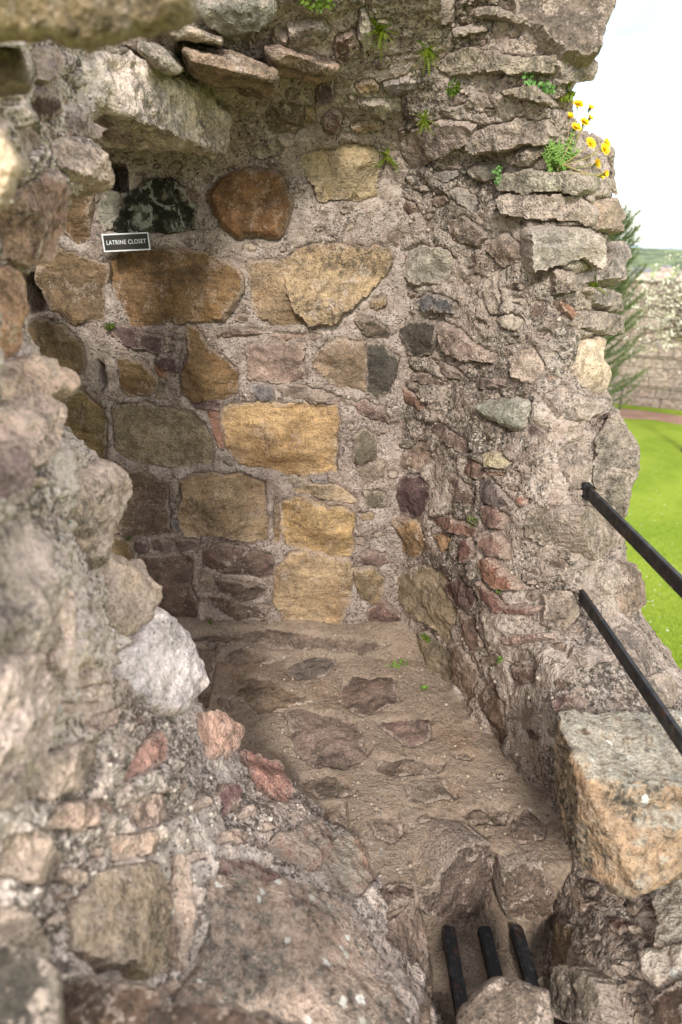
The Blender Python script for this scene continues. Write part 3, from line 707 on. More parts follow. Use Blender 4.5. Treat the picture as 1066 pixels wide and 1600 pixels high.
# ---- free-standing polyhedral blocks: lintel slabs, corbels, the big lichen block
def block(name, pts, col, kind='r', sub=5, amp=.012, host='B', rnd=.35):
    """convex block from (px, py, depth) corners, worn edges, rough faces"""
    W = np.array([at_t(p[0], p[1], p[2]) for p in pts]); c = W.mean(0)
    bm = bmesh.new()
    for v in W - c: bm.verts.new(v)
    r = bmesh.ops.convex_hull(bm, input=bm.verts)
    bmesh.ops.delete(bm, geom=list({g for g in r['geom_interior'] + r['geom_unused'] if isinstance(g, bmesh.types.BMVert)}), context='VERTS')
    bmesh.ops.dissolve_limit(bm, angle_limit=R(8), verts=bm.verts, edges=bm.edges)
    size = (W.max(0) - W.min(0)).max()
    bmesh.ops.bevel(bm, geom=bm.edges[:], offset=.005, segments=1, affect='EDGES', profile=.5)
    bmesh.ops.triangulate(bm, faces=bm.faces)
    for _ in range(7):
        lim = .011 if _ > 3 else .02
        lg = [e for e in bm.edges if e.calc_length() > lim]
        if not lg or len(bm.faces) > 26000: break
        bmesh.ops.subdivide_edges(bm, edges=lg, cuts=1); bmesh.ops.triangulate(bm, faces=[f for f in bm.faces if len(f.verts) > 3])
    bm.normal_update()
    V = np.array([v.co for v in bm.verts]); N = np.array([v.normal for v in bm.verts])
    s = RNG.uniform(0, 50)
    dsp = fbm(V + s, 8, 4, .55) * amp * 1.3 + fbm(V + s, 28, 4) * amp * .45 - np.clip(.12 - np.abs(fbm(V + s + 9, 6, 3)), 0, 1) * amp * 3
    V = V + N * dsp[:, None]
    for v, co in zip(bm.verts, V): v.co = co
    me = bpy.data.meshes.new(name); bm.to_mesh(me); bm.free()
    me.polygons.foreach_set('use_smooth', np.ones(len(me.polygons), bool))
    me.set_sharp_from_angle(angle=R(34)); o = link(name, me, SM[kind]); o.location = c; o.color = (*srgb(col), 1); o['_host'] = host; ALLSTONES.append(o); return o
LINTEL = [block('lintel_slab', [(92, 78, 1.36), (150, 62, 1.5), (225, 92, 1.62), (140, 152, 1.45), (96, 132, 1.40), (300, 132, 1.80), (359, 194, 2.04), (354, 240, 2.06), (288, 218, 1.78), (215, 188, 1.58), (160, 240, 2.30), (352, 247, 2.36), (150, 60, 2.35), (350, 120, 2.4)], (228, 210, 198), 'r', amp=.016, host='U')]
block('corbel', [(284, 74, 1.62), (350, 88, 1.63), (428, 115, 1.69), (431, 128, 1.70), (360, 112, 1.64), (296, 100, 1.63), (306, 132, 1.98), (405, 160, 2.00), (345, 148, 1.99), (290, 60, 2.25), (430, 85, 2.3), (425, 150, 2.3), (310, 140, 2.3)], (158, 136, 116), amp=.009)
block('corbel', [(412, 74, 1.70), (455, 82, 1.70), (500, 98, 1.74), (532, 108, 1.78), (506, 124, 1.79), (424, 92, 1.71), (432, 130, 2.02), (500, 133, 2.04), (420, 60, 2.25), (520, 80, 2.25), (440, 135, 2.28), (500, 136, 2.28)], (166, 142, 124), amp=.009)
block('corbel', [(256, 44, 1.60), (300, 46, 1.61), (350, 62, 1.66), (348, 72, 1.67), (268, 58, 1.61), (280, 70, 1.90), (340, 80, 1.93), (262, 30, 2.05), (345, 45, 2.1), (300, 80, 2.1)], (176, 160, 144), amp=.007, host='U')
block('corbel', [(214, 66, 1.50), (250, 76, 1.55), (288, 112, 1.60), (276, 119, 1.60), (238, 100, 1.56), (216, 80, 1.5), (255, 66, 1.9), (290, 104, 1.9), (244, 112, 1.9)], (178, 164, 150), amp=.007, host='U')
BIG = block('stone_block', [(869, 1113, 1.57), (912, 1215, 1.385), (958, 1402, 1.43), (1000, 1392, 1.37), (872, 1284, 1.62), (898, 1345, 1.52), (1160, 1108, 1.72), (1180, 1235, 1.40), (1180, 1345, 1.42), (960, 1335, 1.385), (1160, 1300, 1.8), (950, 1290, 1.75)],
            (168, 146, 122), 'o', amp=.012, host='R')

# ---- filler rubble between the traced stones
def near_any(p, m):
    for q, x0, y0, x1, y1 in PB:
        if x0 - m < p[0] < x1 + m and y0 - m < p[1] < y1 + m and sdist(p[None], q)[0] > -m: return True
    return False
def fill(host, x0, x1, y0, y1, n, rmin, rmax, colr, H=.02, kinds='rc'):
    k = 0
    for _ in range(n * 12):
        if k >= n: break
        p = np.array([random.uniform(x0, x1), random.uniform(y0, y1)]); r = random.uniform(rmin, rmax)
        if near_any(p, r * 1.15) or HOST[host].hit(*p) is None: continue
        m = random.randint(5, 7); asp = random.uniform(.45, .8); rot = random.uniform(-.4, .4); pts = []
        for i in range(m):
            an = 2 * math.pi * i / m + random.uniform(-.3, .3); q = np.array([math.cos(an) * r, math.sin(an) * r * asp]) * random.uniform(.8, 1.15)
            pts.append((p[0] + q[0] * math.cos(rot) - q[1] * math.sin(rot), p[1] + q[0] * math.sin(rot) + q[1] * math.cos(rot)))
        if stone(host, pts, random.choice(colr), H * random.uniform(.6, 1.3), .05, random.choice(kinds), random.choice((0, .3, .6))): k += 1
EARTH = [(150, 130, 116), (132, 108, 98), (165, 148, 132), (140, 116, 96), (122, 100, 92), (170, 155, 142)]
fill('R', 610, 930, 0, 1040, 46, 8, 22, EARTH, .018)
fill('R', 700, 900, 1000, 1240, 8, 8, 18, EARTH[:3], .018)
fill('R', 870, 1060, 1380, 1600, 14, 10, 22, [(120, 100, 84), (140, 122, 104)], .03)
fill('B', 190, 600, 250, 980, 34, 6, 12, EARTH, .018)
fill('B', 588, 655, 300, 900, 16, 9, 20, EARTH, .022)
fill('B', 360, 600, 0, 220, 16, 8, 16, EARTH, .03)
fill('L', 60, 520, 1080, 1560, 30, 10, 24, [(186, 166, 150), (170, 150, 138), (160, 130, 118), (196, 184, 170)], .03)
fill('L', 0, 130, 650, 1100, 8, 12, 26, [(190, 176, 164), (176, 160, 148)], .03)
fill('U', 0, 200, 70, 400, 14, 8, 20, EARTH, .035)
fill('F', 300, 860, 1010, 1420, 16, 12, 34, [(136, 114, 98), (128, 108, 90), (146, 124, 106)], .016, 'f')

# ---- mortar: displace, sink behind the stones, link
def mortar(host, name, material, amps, **kw):
    H = HOST[host]; V = H.V; N = H.N
    d = fbm(V, 5, 3) * amps[0] + fbm(V + 7, 19, 3) * amps[1] + fbm(V + 3, 62, 2) * amps[2]
    d -= np.clip(.10 - np.abs(fbm(V + 11, 9, 2)), 0, 1) * amps[1] * 2.2
    if host == 'R': d = d * np.clip(V[:, 1] / 1.75, .35, 1) ** 2
    V = V + N * (d + .005)[:, None]
    for p in PUSH[host]: V = H.push(V, *p[:5], deep=p[5] if len(p) > 5 else .03)
    me = mesh(name, V, H.F); return link(name, me, material, **kw)
WB = mortar('B', 'back_wall', M_MB, (.010, .007, .004), label="closet back wall of large ochre stones in pinkish lime mortar, behind the sign", cat="wall", kind='thing')
WR = mortar('R', 'broken_wall', M_MR, (.019, .0105, .005), label="ragged broken end of rubble wall between the closet and the lawn", cat="wall", kind='thing')
WL = mortar('L', 'doorway_jamb', M_ML, (.024, .014, .006), label="out-of-focus pale rubble masonry sloping down to the closet floor, close to the viewer", cat="wall", kind='thing')
WU = mortar('U', 'vault_springing', M_ML, (.024, .014, .006), label="overhanging rubble with pale lintel slabs above the dark closet corner", cat="wall", kind='thing')
FL = mortar('F', 'floor', M_FL, (.006, .0026, .0012), kind='structure')
OWN = {'B': WB, 'R': WR, 'L': WL, 'U': WU, 'F': FL}
for o in ALLSTONES: o.parent = OWN[o['_host']]; del o['_host']
BIG['label'] = "large squared block crusted with orange and pale lichen"
for o in LINTEL: o['label'] = "pale grey lintel slab"

# grit lying loose in the mortar, joined
def grit(host, own, n, r0, r1, mname, box, cols):
    x0, x1, y0, y1 = box; VV, FF = [], []; bmx = bmesh.new(); bmesh.ops.create_icosphere(bmx, subdivisions=1, radius=1)
    iv = np.array([v.co for v in bmx.verts]); if_ = [[v.index for v in f.verts] for f in bmx.faces]; bmx.free(); base = 0
    for _ in range(n):
        px, py = random.uniform(x0, x1), random.uniform(y0, y1); h = GB(px, py)
        if h is None or h[2] != own: continue
        r = random.uniform(r0, r1) ; s = np.array([random.uniform(.7, 1.3) for _ in range(3)]) * r
        VV.append(iv * s * (1 + RNG.normal(size=(len(iv), 1)) * .12) + h[0] + h[1] * r * .15); FF += [[i + base for i in f] for f in if_]; base += len(iv)
    if VV: link('grit', mesh('grit', np.concatenate(VV), FF), plain(mname, cols, .9, 0, 0, .5, .2), parent=own, kind='stuff')
bpy.context.view_layer.update()
_v, _f, _own, base = [], [], [], 0
for o in [WB, WR, WL, WU, FL] + ALLSTONES:
    me = o.data; n = len(me.vertices); co = np.empty(n * 3, np.float32); me.vertices.foreach_get('co', co); co = co.reshape(-1, 3).astype(float)
    mw = np.array(o.matrix_world); co = co @ mw[:3, :3].T + mw[:3, 3]
    _v.append(co); _f += [[i + base for i in p.vertices] for p in me.polygons]; base += n; _own += [o] * len(me.polygons)
GBVH = BVHTree.FromPolygons(np.concatenate(_v).tolist(), _f)
def GB(px, py):
    h = GBVH.ray_cast(Vector(CAM), Vector(ray(px, py)).normalized())
    if h[0] is None: return None
    n = np.array(h[1]);
    if n @ (CAM - np.array(h[0])) < 0: n = -n
    return np.array(h[0]), n, _own[h[2]]
grit('B', WB, 420, .002, .006, "pale grit", (180, 600, 240, 990), (190, 178, 165))
grit('R', WR, 700, .002, .007, "mixed grit", (610, 980, 0, 1250), (170, 155, 142))
grit('F', FL, 520, .002, .006, "floor grit", (300, 860, 1010, 1440), (168, 152, 134))
grit('L', WL, 260, .002, .006, "jamb grit", (100, 560, 1080, 1500), (200, 188, 176))

# ---- hidden sides of the closet: end wall and vault stub added to shut out light; ground under ruin
def boxmesh(name, lo, hi, n=14, amp=.02):
    bm = bmesh.new(); bmesh.ops.create_cube(bm, size=1); c = (np.array(lo) + hi) / 2; s = np.array(hi) - np.array(lo)
    bmesh.ops.subdivide_edges(bm, edges=bm.edges, cuts=n, use_grid_fill=True)
    for v in bm.verts: v.co = Vector(np.array(v.co) * s + c)
    V = np.array([v.co for v in bm.verts]); bm.normal_update(); N = np.array([v.normal for v in bm.verts]); V = V + N * (fbm(V, 5, 4) * amp)[:, None]
    for v, co in zip(bm.verts, V): v.co = co
    me = bpy.data.meshes.new(name); bm.to_mesh(me); bm.free(); return me
link('unseen_end_wall', boxmesh('unseen_end_wall', (-1.7, 1.45, -.3), (-1.22, 2.9, 2.5)), M_MB, label="unseen end wall of the closet behind the jamb, added to shut out light", cat="wall", kind='thing')
link('unseen_vault_stub', boxmesh('unseen_vault_stub', (-1.7, 2.12, 1.86), (-.62, 2.9, 2.3)), M_MB, parent=WU)
link('wall_core', boxmesh('wall_core', (-1.7, 2.62, -4.0), (.7, 3.3, 2.3)), M_MB, parent=WB)
link('ruin_base', boxmesh('ruin_base', (-2.4, -1.2, -4.05), (.85, 2.6, -.85)), M_MR, label="rubble base of the ruin standing on the lawn", cat="ruin")
#==REST==
# ---------------------------------------------------------------- metalwork and sign
def box(bm, lo, hi, bev=.002):
    r = bmesh.ops.create_cube(bm, size=1); c = (Vector(lo) + Vector(hi)) / 2; d = Vector(hi) - Vector(lo)
    for v in r['verts']: v.co = Vector((v.co.x * d.x, v.co.y * d.y, v.co.z * d.z)) + c
    if bev: bmesh.ops.bevel(bm, geom=list({e for v in r['verts'] for e in v.link_edges}), offset=bev, segments=2, affect='EDGES')
def bmobj(name, fn, material, smooth=False, **kw):
    bm = bmesh.new(); fn(bm); me = bpy.data.meshes.new(name); bm.to_mesh(me); bm.free()
    if smooth: me.polygons.foreach_set('use_smooth', np.ones(len(me.polygons), bool))
    return link(name, me, material, **kw)
def iron():
    m = mat("black painted iron"); g = G(m); P = g.pos()
    wear = g.map(g.noise(P, 55, 5, .7), .56, .66); col = g.mix(g.math('MULTIPLY', wear, .6), C4(26, 26, 29), C4(84, 84, 88))
    rust = g.map(g.noise(P, 21, 5, .7), .57, .66); col = g.mix(g.math('MULTIPLY', rust, .55), col, C4(96, 62, 42))
    g.bsdf(col, g.map(g.noise(P, 30, 3), .3, .7, .4, .62), g.bump(g.noise(P, 130, 4, .7), .0015), .4); return m
IRON = iron()
for (px, py), lab in (((925, 775), "upper black iron handrail bar let into the broken wall"), ((905, 925), "lower black iron handrail bar, just above the lichen block")):
    d = ray(px, py); p = CAM + d * (.70 / d[0])
    o = link('handrail', None, label=lab, cat="handrail", group="handrail bars beside the lawn"); o.location = (p[0], p[1], p[2])
    bmobj('bar', lambda bm: box(bm, (-.007, -1.9, -.018), (.007, .10, .018), .002), IRON, parent=o)
    bmobj('socket', lambda bm: box(bm, (-.011, .02, -.022), (.011, .06, .022), .003), IRON, parent=o)
gr = link('floor_grate', None, label="black iron grate of three bars over the latrine shaft", cat="grate"); gr.location = (.375, 1.222, -.185)
for x, tw in ((-.092, .02), (.003, .05), (.088, .05)):
    b = bmobj('bar', lambda bm: box(bm, (-.016, -.52, -.016), (.016, .05, .016), .004), IRON, parent=gr); b.location = (x, 0, 0); b.rotation_euler = (R(2), R(3), tw)

SX, SZ = -.694, 1.503
sg = link('sign', None, label="small dark sign with white border reading LATRINE CLOSET, on the back wall", cat="sign"); sg.location = (SX, 2.372, SZ); sg.rotation_euler = (0, R(-2.5), 0)
W_, H_ = .076, .027
bmobj('board', lambda bm: box(bm, (-W_, 0, -H_), (W_, .006, H_), .001), plain("dark olive sign face", (50, 46, 38), .45, 0, 0, .06), parent=sg)
WHITE = plain("white sign paint", (222, 224, 226), .5, 0, 0, .05)
def frame(bm):
    for lo, hi in (((-W_, -.0015, H_ - .0042), (W_, -.0001, H_)), ((-W_, -.0015, -H_), (W_, -.0001, -H_ + .0042)), ((-W_, -.0015, -H_ + .0042), (-W_ + .0042, -.0001, H_ - .0042)), ((W_ - .0042, -.0015, -H_ + .0042), (W_, -.0001, H_ - .0042))): box(bm, lo, hi, 0)
bmobj('border', frame, WHITE, parent=sg)
fc = bpy.data.curves.new('lettering', 'FONT'); fc.body = "LATRINE CLOSET"; fc.size = .0185; fc.align_x = 'CENTER'; fc.align_y = 'CENTER'; fc.extrude = .0004; fc.space_character = 1.12; fc.offset = .0002
_t = bpy.data.objects.new('tmp', fc); COL.objects.link(_t); bpy.context.view_layer.update(); _me = bpy.data.meshes.new_from_object(_t.evaluated_get(bpy.context.evaluated_depsgraph_get())); bpy.data.objects.remove(_t); _me.materials.clear()
tx = link('lettering', _me, WHITE, parent=sg); tx.location = (0, -.0008, 0); tx.rotation_euler = (R(90), 0, 0); tx.scale = (.82, 1.0, 1)

# ---------------------------------------------------------------- plants in the masonry
def leafmat(name, c1, c2, trans=.25):
    m = mat(name); g = G(m); P = g.pos()
    col = g.mix(g.map(g.noise(P, 90, 2), .35, .65), C4(*c1), C4(*c2)); b = g.bsdf(col, .55, None, .3)
    return m
LEAF_F = leafmat("fern green", (92, 122, 22), (140, 150, 40)); LEAF_D = leafmat("dandelion green", (92, 128, 48), (124, 152, 70))
LEAF_C = leafmat("cress green", (92, 138, 66), (120, 160, 92)); YEL = leafmat("dandelion yellow", (255, 222, 20), (255, 200, 0)); STEM = leafmat("pale stem", (150, 158, 84), (178, 150, 110))
MOSS = leafmat("moss green", (70, 96, 24), (104, 124, 36))
def cross(a, b): return np.array((a[1] * b[2] - a[2] * b[1], a[2] * b[0] - a[0] * b[2], a[0] * b[1] - a[1] * b[0]))
class MB:
    def __init__(s): s.V, s.F = [], []
    def leaf(s, p, d, up, L, wd, bend=.3, seg=3):
        """a curved pointed blade with a fold"""
        d = np.array(d, float); d /= math.sqrt(d @ d); side = cross(d, up); side /= math.sqrt(side @ side) + 1e-9; nn = cross(side, d); b = len(s.V)
        for i in range(seg + 1):
            f = i / seg; c = p + d * L * f - nn * bend * L * f * f; ww = wd * math.sin(math.pi * (.12 + .86 * f)) * .5
            s.V += [c - side * ww, c + nn * ww * -.25, c + side * ww]
        for i in range(seg):
            a = b + 3 * i; s.F += [(a, a + 1, a + 4, a + 3), (a + 1, a + 2, a + 5, a + 4)]
    def tube(s, pts, r0, r1, n=5):
        pts = np.array(pts, float); b = len(s.V); m = len(pts)
        for i, p in enumerate(pts):
            t = pts[min(i + 1, m - 1)] - pts[max(i - 1, 0)]; t = t / (np.linalg.norm(t) + 1e-9); u = cross(t, (.3, .5, .81)); u /= np.linalg.norm(u); v = cross(t, u); r = r0 + (r1 - r0) * i / (m - 1)
            for k in range(n): s.V.append(p + r * (u * math.cos(2 * math.pi * k / n) + v * math.sin(2 * math.pi * k / n)))
        for i in range(m - 1):
            for k in range(n): s.F.append((b + i * n + k, b + i * n + (k + 1) % n, b + (i + 1) * n + (k + 1) % n, b + (i + 1) * n + k))
    def build(s, name, m, o=(0, 0, 0), smooth=True, **kw):
        ob = link(name, mesh(name, np.array(s.V) - np.array(o), s.F, smooth), m, **kw)
        if kw.get('parent') is None: ob.location = tuple(o)
        return ob
def site(px, py, lift=.0):
    h = GB(px, py); return (h[0] + h[1] * lift, h[1]) if h else (at_t(px, py, 1.9), np.array([0, -1., 0]))
def rv(): return RNG.normal(size=3)
UP = np.array([0, 0, 1.])
def fern(px, py, r, n, label):
    p, nn = site(px, py, .004); root = link('fern', None, label=label, cat="fern", group="small ferns in the masonry"); root.location = tuple(p)
    for _ in range(n):
        mb = MB(); d = nn * .8 + rv() * .75 + UP * .35; d /= np.linalg.norm(d); L = r * random.uniform(.7, 1.2); side = np.cross(d, UP + rv() * .2); side /= np.linalg.norm(side)
        pts = [d * L * f - UP * .22 * L * f * f for f in np.linspace(0, 1, 7)]; mb.tube(pts, .0008, .0004, 4)
        for i, f in enumerate(np.linspace(.15, 1, 11)):
            c = d * L * f - UP * .22 * L * f * f
            for sg_ in (-1, 1): mb.leaf(c, side * sg_ + d * .35, np.cross(side, d), L * .15 * (1.1 - .7 * f), L * .065, .15, 2)
        mb.build('frond', LEAF_F, parent=root)
    return root
fern(597, 46, .050, 30, "darkest tufty fern high on the wall beside a pale grey stone")
fern(667, 76, .046, 26, "bright yellow-green fern above the purple-grey stone near the top")
fern(664, 186, .042, 18, "sparse fern growing on top of the large pinkish-grey stone")
fern(604, 244, .050, 24, "fern hanging at the right end of the pale yellow stone")
fern(932, 450, .042, 14, "fern tucked under the squared stones at the wall's outer edge")
def clump(name, px, py, r, n, m, label, cat, leafL, spread=1.0, wd=.8, group=None):
    p, nn = site(px, py, .003); mb = MB(); t1 = np.cross(nn, (.2, .1, .97)); t1 /= np.linalg.norm(t1); t2 = np.cross(nn, t1)
    for _ in range(n):
        a = random.uniform(0, 6.28); q = r * math.sqrt(random.random()); c = p + (t1 * math.cos(a) + t2 * math.sin(a) * spread) * q + nn * random.uniform(0, .012)
        mb.leaf(c, nn * .6 + rv() * .6 + UP * .3, nn + rv() * .3, leafL * random.uniform(.6, 1.2), leafL * wd, .3, 2)
    return mb.build(name, m, p, label=label, cat=cat, group=group)
clump('trailing_plant', 832, 122, .030, 60, LEAF_C, "round-leaved trailing plant at the top left of the outer ledge stone", "plant", .012)
clump('trailing_plant', 852, 136, .022, 50, LEAF_C, "round-leaved trailing plant hanging above the dandelion", "plant", .012)
clump('weed', 783, 276, .018, 34, LEAF_C, "small pale green weed left of the flat ledge slab", "plant", .010, 1.4)
clump('weed', 622, 1042, .026, 40, LEAF_D, "bright green seedling at the foot of the wall, taller of two", "plant", .012, 1.6)
clump('weed', 662, 1079, .012, 20, LEAF_D, "bright green seedling at the foot of the wall, smaller of two", "plant", .011)
clump('moss_tuft', 172, 507, .020, 90, MOSS, "moss tuft above the dark purple stone near the sign", "moss", .007)
clump('moss_tuft', 668, 996, .030, 160, MOSS, "moss streak in the joint low on the side wall", "moss", .006, .4)
clump('moss_tuft', 708, 135, .020, 90, MOSS, "dark moss under the long grey stone high on the wall", "moss", .008)
clump('moss_tuft', 880, 152, .024, 90, LEAF_F, "mossy tuft above the dandelion under the overhanging stone", "moss", .012, 1.3)
clump('moss_tuft', 200, 838, .012, 60, MOSS, "moss speck in the dark joint beside the jamb", "moss", .006)
clump('moss_tuft', 785, 1032, .010, 40, LEAF_D, "tiny green tuft on the broken wall face above the block", "moss", .007)
clump('moss_tuft', 784, 925, .008, 30, LEAF_D, "tiny green tuft between the two red stones", "moss", .006)
clump('moss_tuft', 742, 812, .016, 70, MOSS, "moss in the crease left of the red stones", "moss", .006, 1.6)
clump('moss_tuft', 330, 975, .010, 40, MOSS, "moss speck low on the back wall above the floor", "moss", .006)
clump('moss_tuft', 490, -2, .05, 160, MOSS, "dark moss along the top of the wall", "moss", .010, .5)

p0, n0 = site(872, 264, .012); dn = link('dandelion', None, label="dandelion with yellow flowers growing from a ledge of the broken wall", cat="dandelion"); dn.location = tuple(p0)
mb = MB()
for _ in range(60):
    an = random.uniform(-1.2, 1.2); d = UP * random.uniform(.6, 1.3) + np.array([math.sin(an) * .7 - .15, -random.uniform(.1, .7), 0]); L = random.uniform(.03, .075)
    b0 = rv() * .010; d = d / np.linalg.norm(d)
    mb.leaf(b0, d, np.array([0, -1., .3]) + rv() * .4, L * 1.1, .007, random.uniform(.1, .5), 4)
    for f in (.35, .6, .8):
        for s_ in (-1, 1): mb.leaf(b0 + d * L * f, d * .5 + np.cross(d, (0, -1, .3)) * s_, np.array([0, -1., .3]), .009, .004, .2, 2)
mb.build('leaves', LEAF_D, parent=dn)
t0 = np.linalg.norm(p0 - CAM) / np.linalg.norm(ray(872, 264))
for k, (fx, fy, op) in enumerate([(904, 163, 1), (922, 170, .3), (878, 184, 1), (890, 183, .6), (921, 186, .3), (913, 191, 1), (900, 200, .8), (923, 224, 1), (947, 224, .7), (945, 233, 1), (932, 256, .7), (939, 275, .15), (945, 272, .15)]):
    e = at_t(fx, fy, t0 - .03 + random.uniform(-.03, .03)) - p0; b0 = rv() * .008
    mid = (b0 + e) * .5 + (np.array([0, -.01, -.012]) if fy > 215 else np.array([.006, -.01, .006]))
    mb = MB(); mb.tube([b0 * (1 - f) ** 2 + mid * 2 * f * (1 - f) + e * f * f for f in np.linspace(0, 1, 8)], .0016, .0012, 5); mb.build('stem', STEM, parent=dn)
    ax = e - mid; ax = ax / np.linalg.norm(ax) + np.array([.05, -1.3, .25]); ax /= np.linalg.norm(ax); u = np.cross(ax, (.1, .2, .97)); u /= np.linalg.norm(u); v = np.cross(ax, u)
    mb = MB(); mb.tube([e - ax * .009, e - ax * .004, e], .0022, .0048, 7)
    mb.build('calyx', LEAF_F, parent=dn)
    mb = MB()
    for ly, (cnt, rr, tl) in enumerate(((20, .0190, .25 + (1 - op)), (16, .0145, .6 + (1 - op)), (10, .009, 1.2))):
        rr *= .55 + .45 * op
        for j in range(cnt):
            a = 2 * math.pi * j / cnt + ly * .2; d = (u * math.cos(a) + v * math.sin(a)) + ax * tl; mb.leaf(e + ax * .001 * ly, d, ax, rr, .0045, .12, 2)
    mb.build('flower_head', YEL, parent=dn)

# ---------------------------------------------------------------- the ground outside
LZ = -4.0
def lawnmat():
    m = mat("mown grass"); g = G(m); P = g.pos()
    a = g.noise(P, .5, 4, .6); b = g.noise(P, 7, 5, .7); c = g.noise(g.vmath('MULTIPLY', P, (60, 60, 60)), 1, 4, .7)
    col = g.mix(g.map(a, .35, .65), C4(122, 146, 40), C4(146, 164, 56)); col = g.mix(g.math('MULTIPLY', g.map(b, .48, .66), .6), col, C4(150, 162, 70))
    col = g.scale(col, g.map(c, .3, .7, .62, 1.25, False)); g.bsdf(col, .8, g.bump(c, .03, .8), .15); return m
LAWNM = lawnmat()
def sheet(name, pts, z, m, **kw):
    return link(name, mesh(name, [(x, y, z) for x, y in pts], [list(range(len(pts)))], False), m, **kw)
# land falling away from the castle hill, out to the sea
V, F = [], []; rs = [0, 20, 46, 60, 90, 140, 220, 320, 500, 800, 1300, 2200]; na = 72
zs = [-4.03, -4.03, -4.03, -7, -16, -28, -38, -41, -42, -42, -42, -42]
for r_, z_ in zip(rs, zs):
    for k in range(na): a = 2 * math.pi * k / na; V.append((r_ * math.cos(a), r_ * math.sin(a), z_ + (random.uniform(-1, 1) * .6 if r_ > 60 else 0)))
for i in range(len(rs) - 1):
    for k in range(na): F.append((i * na + k, i * na + (k + 1) % na, (i + 1) * na + (k + 1) % na, (i + 1) * na + k))
def landmat():
    m = mat("fields and hedges"); g = G(m); P = g.pos()
    v = g.voro(P, .006); sp = g.n('ShaderNodeSeparateColor'); g.put(sp.inputs[0], v.outputs['Color'])
    col = g.mix(sp.outputs[0], C4(136, 150, 96), C4(168, 168, 118)); col = g.mix(g.map(sp.outputs[1], .6, .7), col, C4(120, 124, 92))
    g.bsdf(g.scale(col, g.map(g.noise(P, .05, 5), .3, .7, .8, 1.2)), .9); return m
link('land', mesh('land', V, F), landmat(), kind='structure')
seam = mat("pale sea"); g = G(seam); g.bsdf(C4(150, 168, 178), .25, g.bump(g.noise(g.pos(), .2, 4), .3), .5)  # pale bluish base colour stands in for distance haze
V = [(0, 0, -42.3)] + [(30000 * math.cos(k * .13), 30000 * math.sin(k * .13), -42.3) for k in range(49)]
cam_d.clip_end = 60000
link('sea', mesh('sea', V, [(0, k, k + 1) for k in range(1, 49)], False), seam, kind='structure')
# wooded ridge on the far side of the plain
V, F = [], []; nx, ny = 160, 14
for j in range(ny):
    for i in range(nx):
        az = R(-10) + R(70) * i / (nx - 1); rr = 1500 + 60 * j; f = math.sin(math.pi * j / (ny - 1))
        q = np.array([[i * .09, j * .25, 2.]]); q2 = np.array([[i * 1.1, j * 1.3, 7.]])
        V.append((rr * math.sin(az), rr * math.cos(az), -43 + f * (29 + 11 * fbm(q, 1, 3)[0]) + f * 2.5 * pnoise(q2)[0]))
for j in range(ny - 1):
    for i in range(nx - 1): F.append((j * nx + i, j * nx + i + 1, (j + 1) * nx + i + 1, (j + 1) * nx + i))
hm = mat("wooded hill"); g = G(hm); P = g.pos(); g.bsdf(g.mix(g.map(g.noise(P, .02, 6, .7), .42, .6), C4(84, 98, 76), C4(126, 138, 100)), .95)
link('hills', mesh('hills', V, F), hm, kind='structure')
# town roofs on the plain
hw = plain("harled house wall", (214, 200, 184), .9, 0, 0, .1); hr_ = plain("clay roof", (168, 148, 138), .9, 0, 0, .15); hs = plain("slate roof", (126, 124, 130), .9, 0, 0, .15)
hmeshes = []
for rm in (hr_, hs):
    me = mesh('house', [(-5, -4, 0), (5, -4, 0), (5, 4, 0), (-5, 4, 0), (-5, -4, 5), (5, -4, 5), (5, 4, 5), (-5, 4, 5), (-5, 0, 8.2), (5, 0, 8.2), (-5.4, -4.5, 4.8), (5.4, -4.5, 4.8), (5.4, 4.5, 4.8), (-5.4, 4.5, 4.8), (-5.4, 0, 8.4), (5.4, 0, 8.4)],
              [(0, 1, 5, 4), (1, 2, 6, 5), (2, 3, 7, 6), (3, 0, 4, 7), (4, 7, 8), (5, 6, 9), (10, 11, 15, 14), (12, 13, 14, 15)], False)
    me.materials.append(hw); me.materials.append(rm)
    for p in me.polygons:
        if p.index > 5: p.material_index = 1
    hmeshes.append(me)
for k in range(16):
    rr = random.uniform(900, 1250); px = random.uniform(985, 1085); d = ray(px, 400); az = math.atan2(d[0], d[1]); i = k % 2
    o = link('house', hmeshes[i], None, label=("tiny distant town house with red roof beyond the castle wall", "tiny distant town house with grey roof beyond the castle wall")[i], cat="house", group=("red roofed town houses", "grey roofed town houses")[i], kind='thing')
    o.location = (rr * math.sin(az), rr * math.cos(az), -42); o.rotation_euler = (0, 0, random.uniform(0, 3.1)); s_ = random.uniform(.8, 1.5); o.scale = (s_, s_, s_)
# lawn, path, grass verge
sheet('lawn', [(-30, -20), (38, -20), (38, 40), (-30, 40)], LZ, LAWNM, kind='structure')
pp = [(880, 641), (930, 639), (965, 638), (1000, 641), (1066, 650), (1180, 668), (1300, 700), (1300, 740), (1180, 695), (1066, 664), (1020, 656), (970, 654), (930, 655), (880, 657)]
pm = mat("red gravel path"); g = G(pm); P = g.pos(); c = g.noise(P, 40, 5, .8); g.bsdf(g.scale(g.mix(g.map(g.noise(P, 1.5, 4), .4, .6), C4(150, 118, 102), C4(166, 134, 116)), g.map(c, .3, .7, .75, 1.2)), .95, g.bump(c, .01))
sheet('path', [tuple(at_Z(x, y, LZ)[:2]) for x, y in pp], LZ + .006, pm, kind='structure')
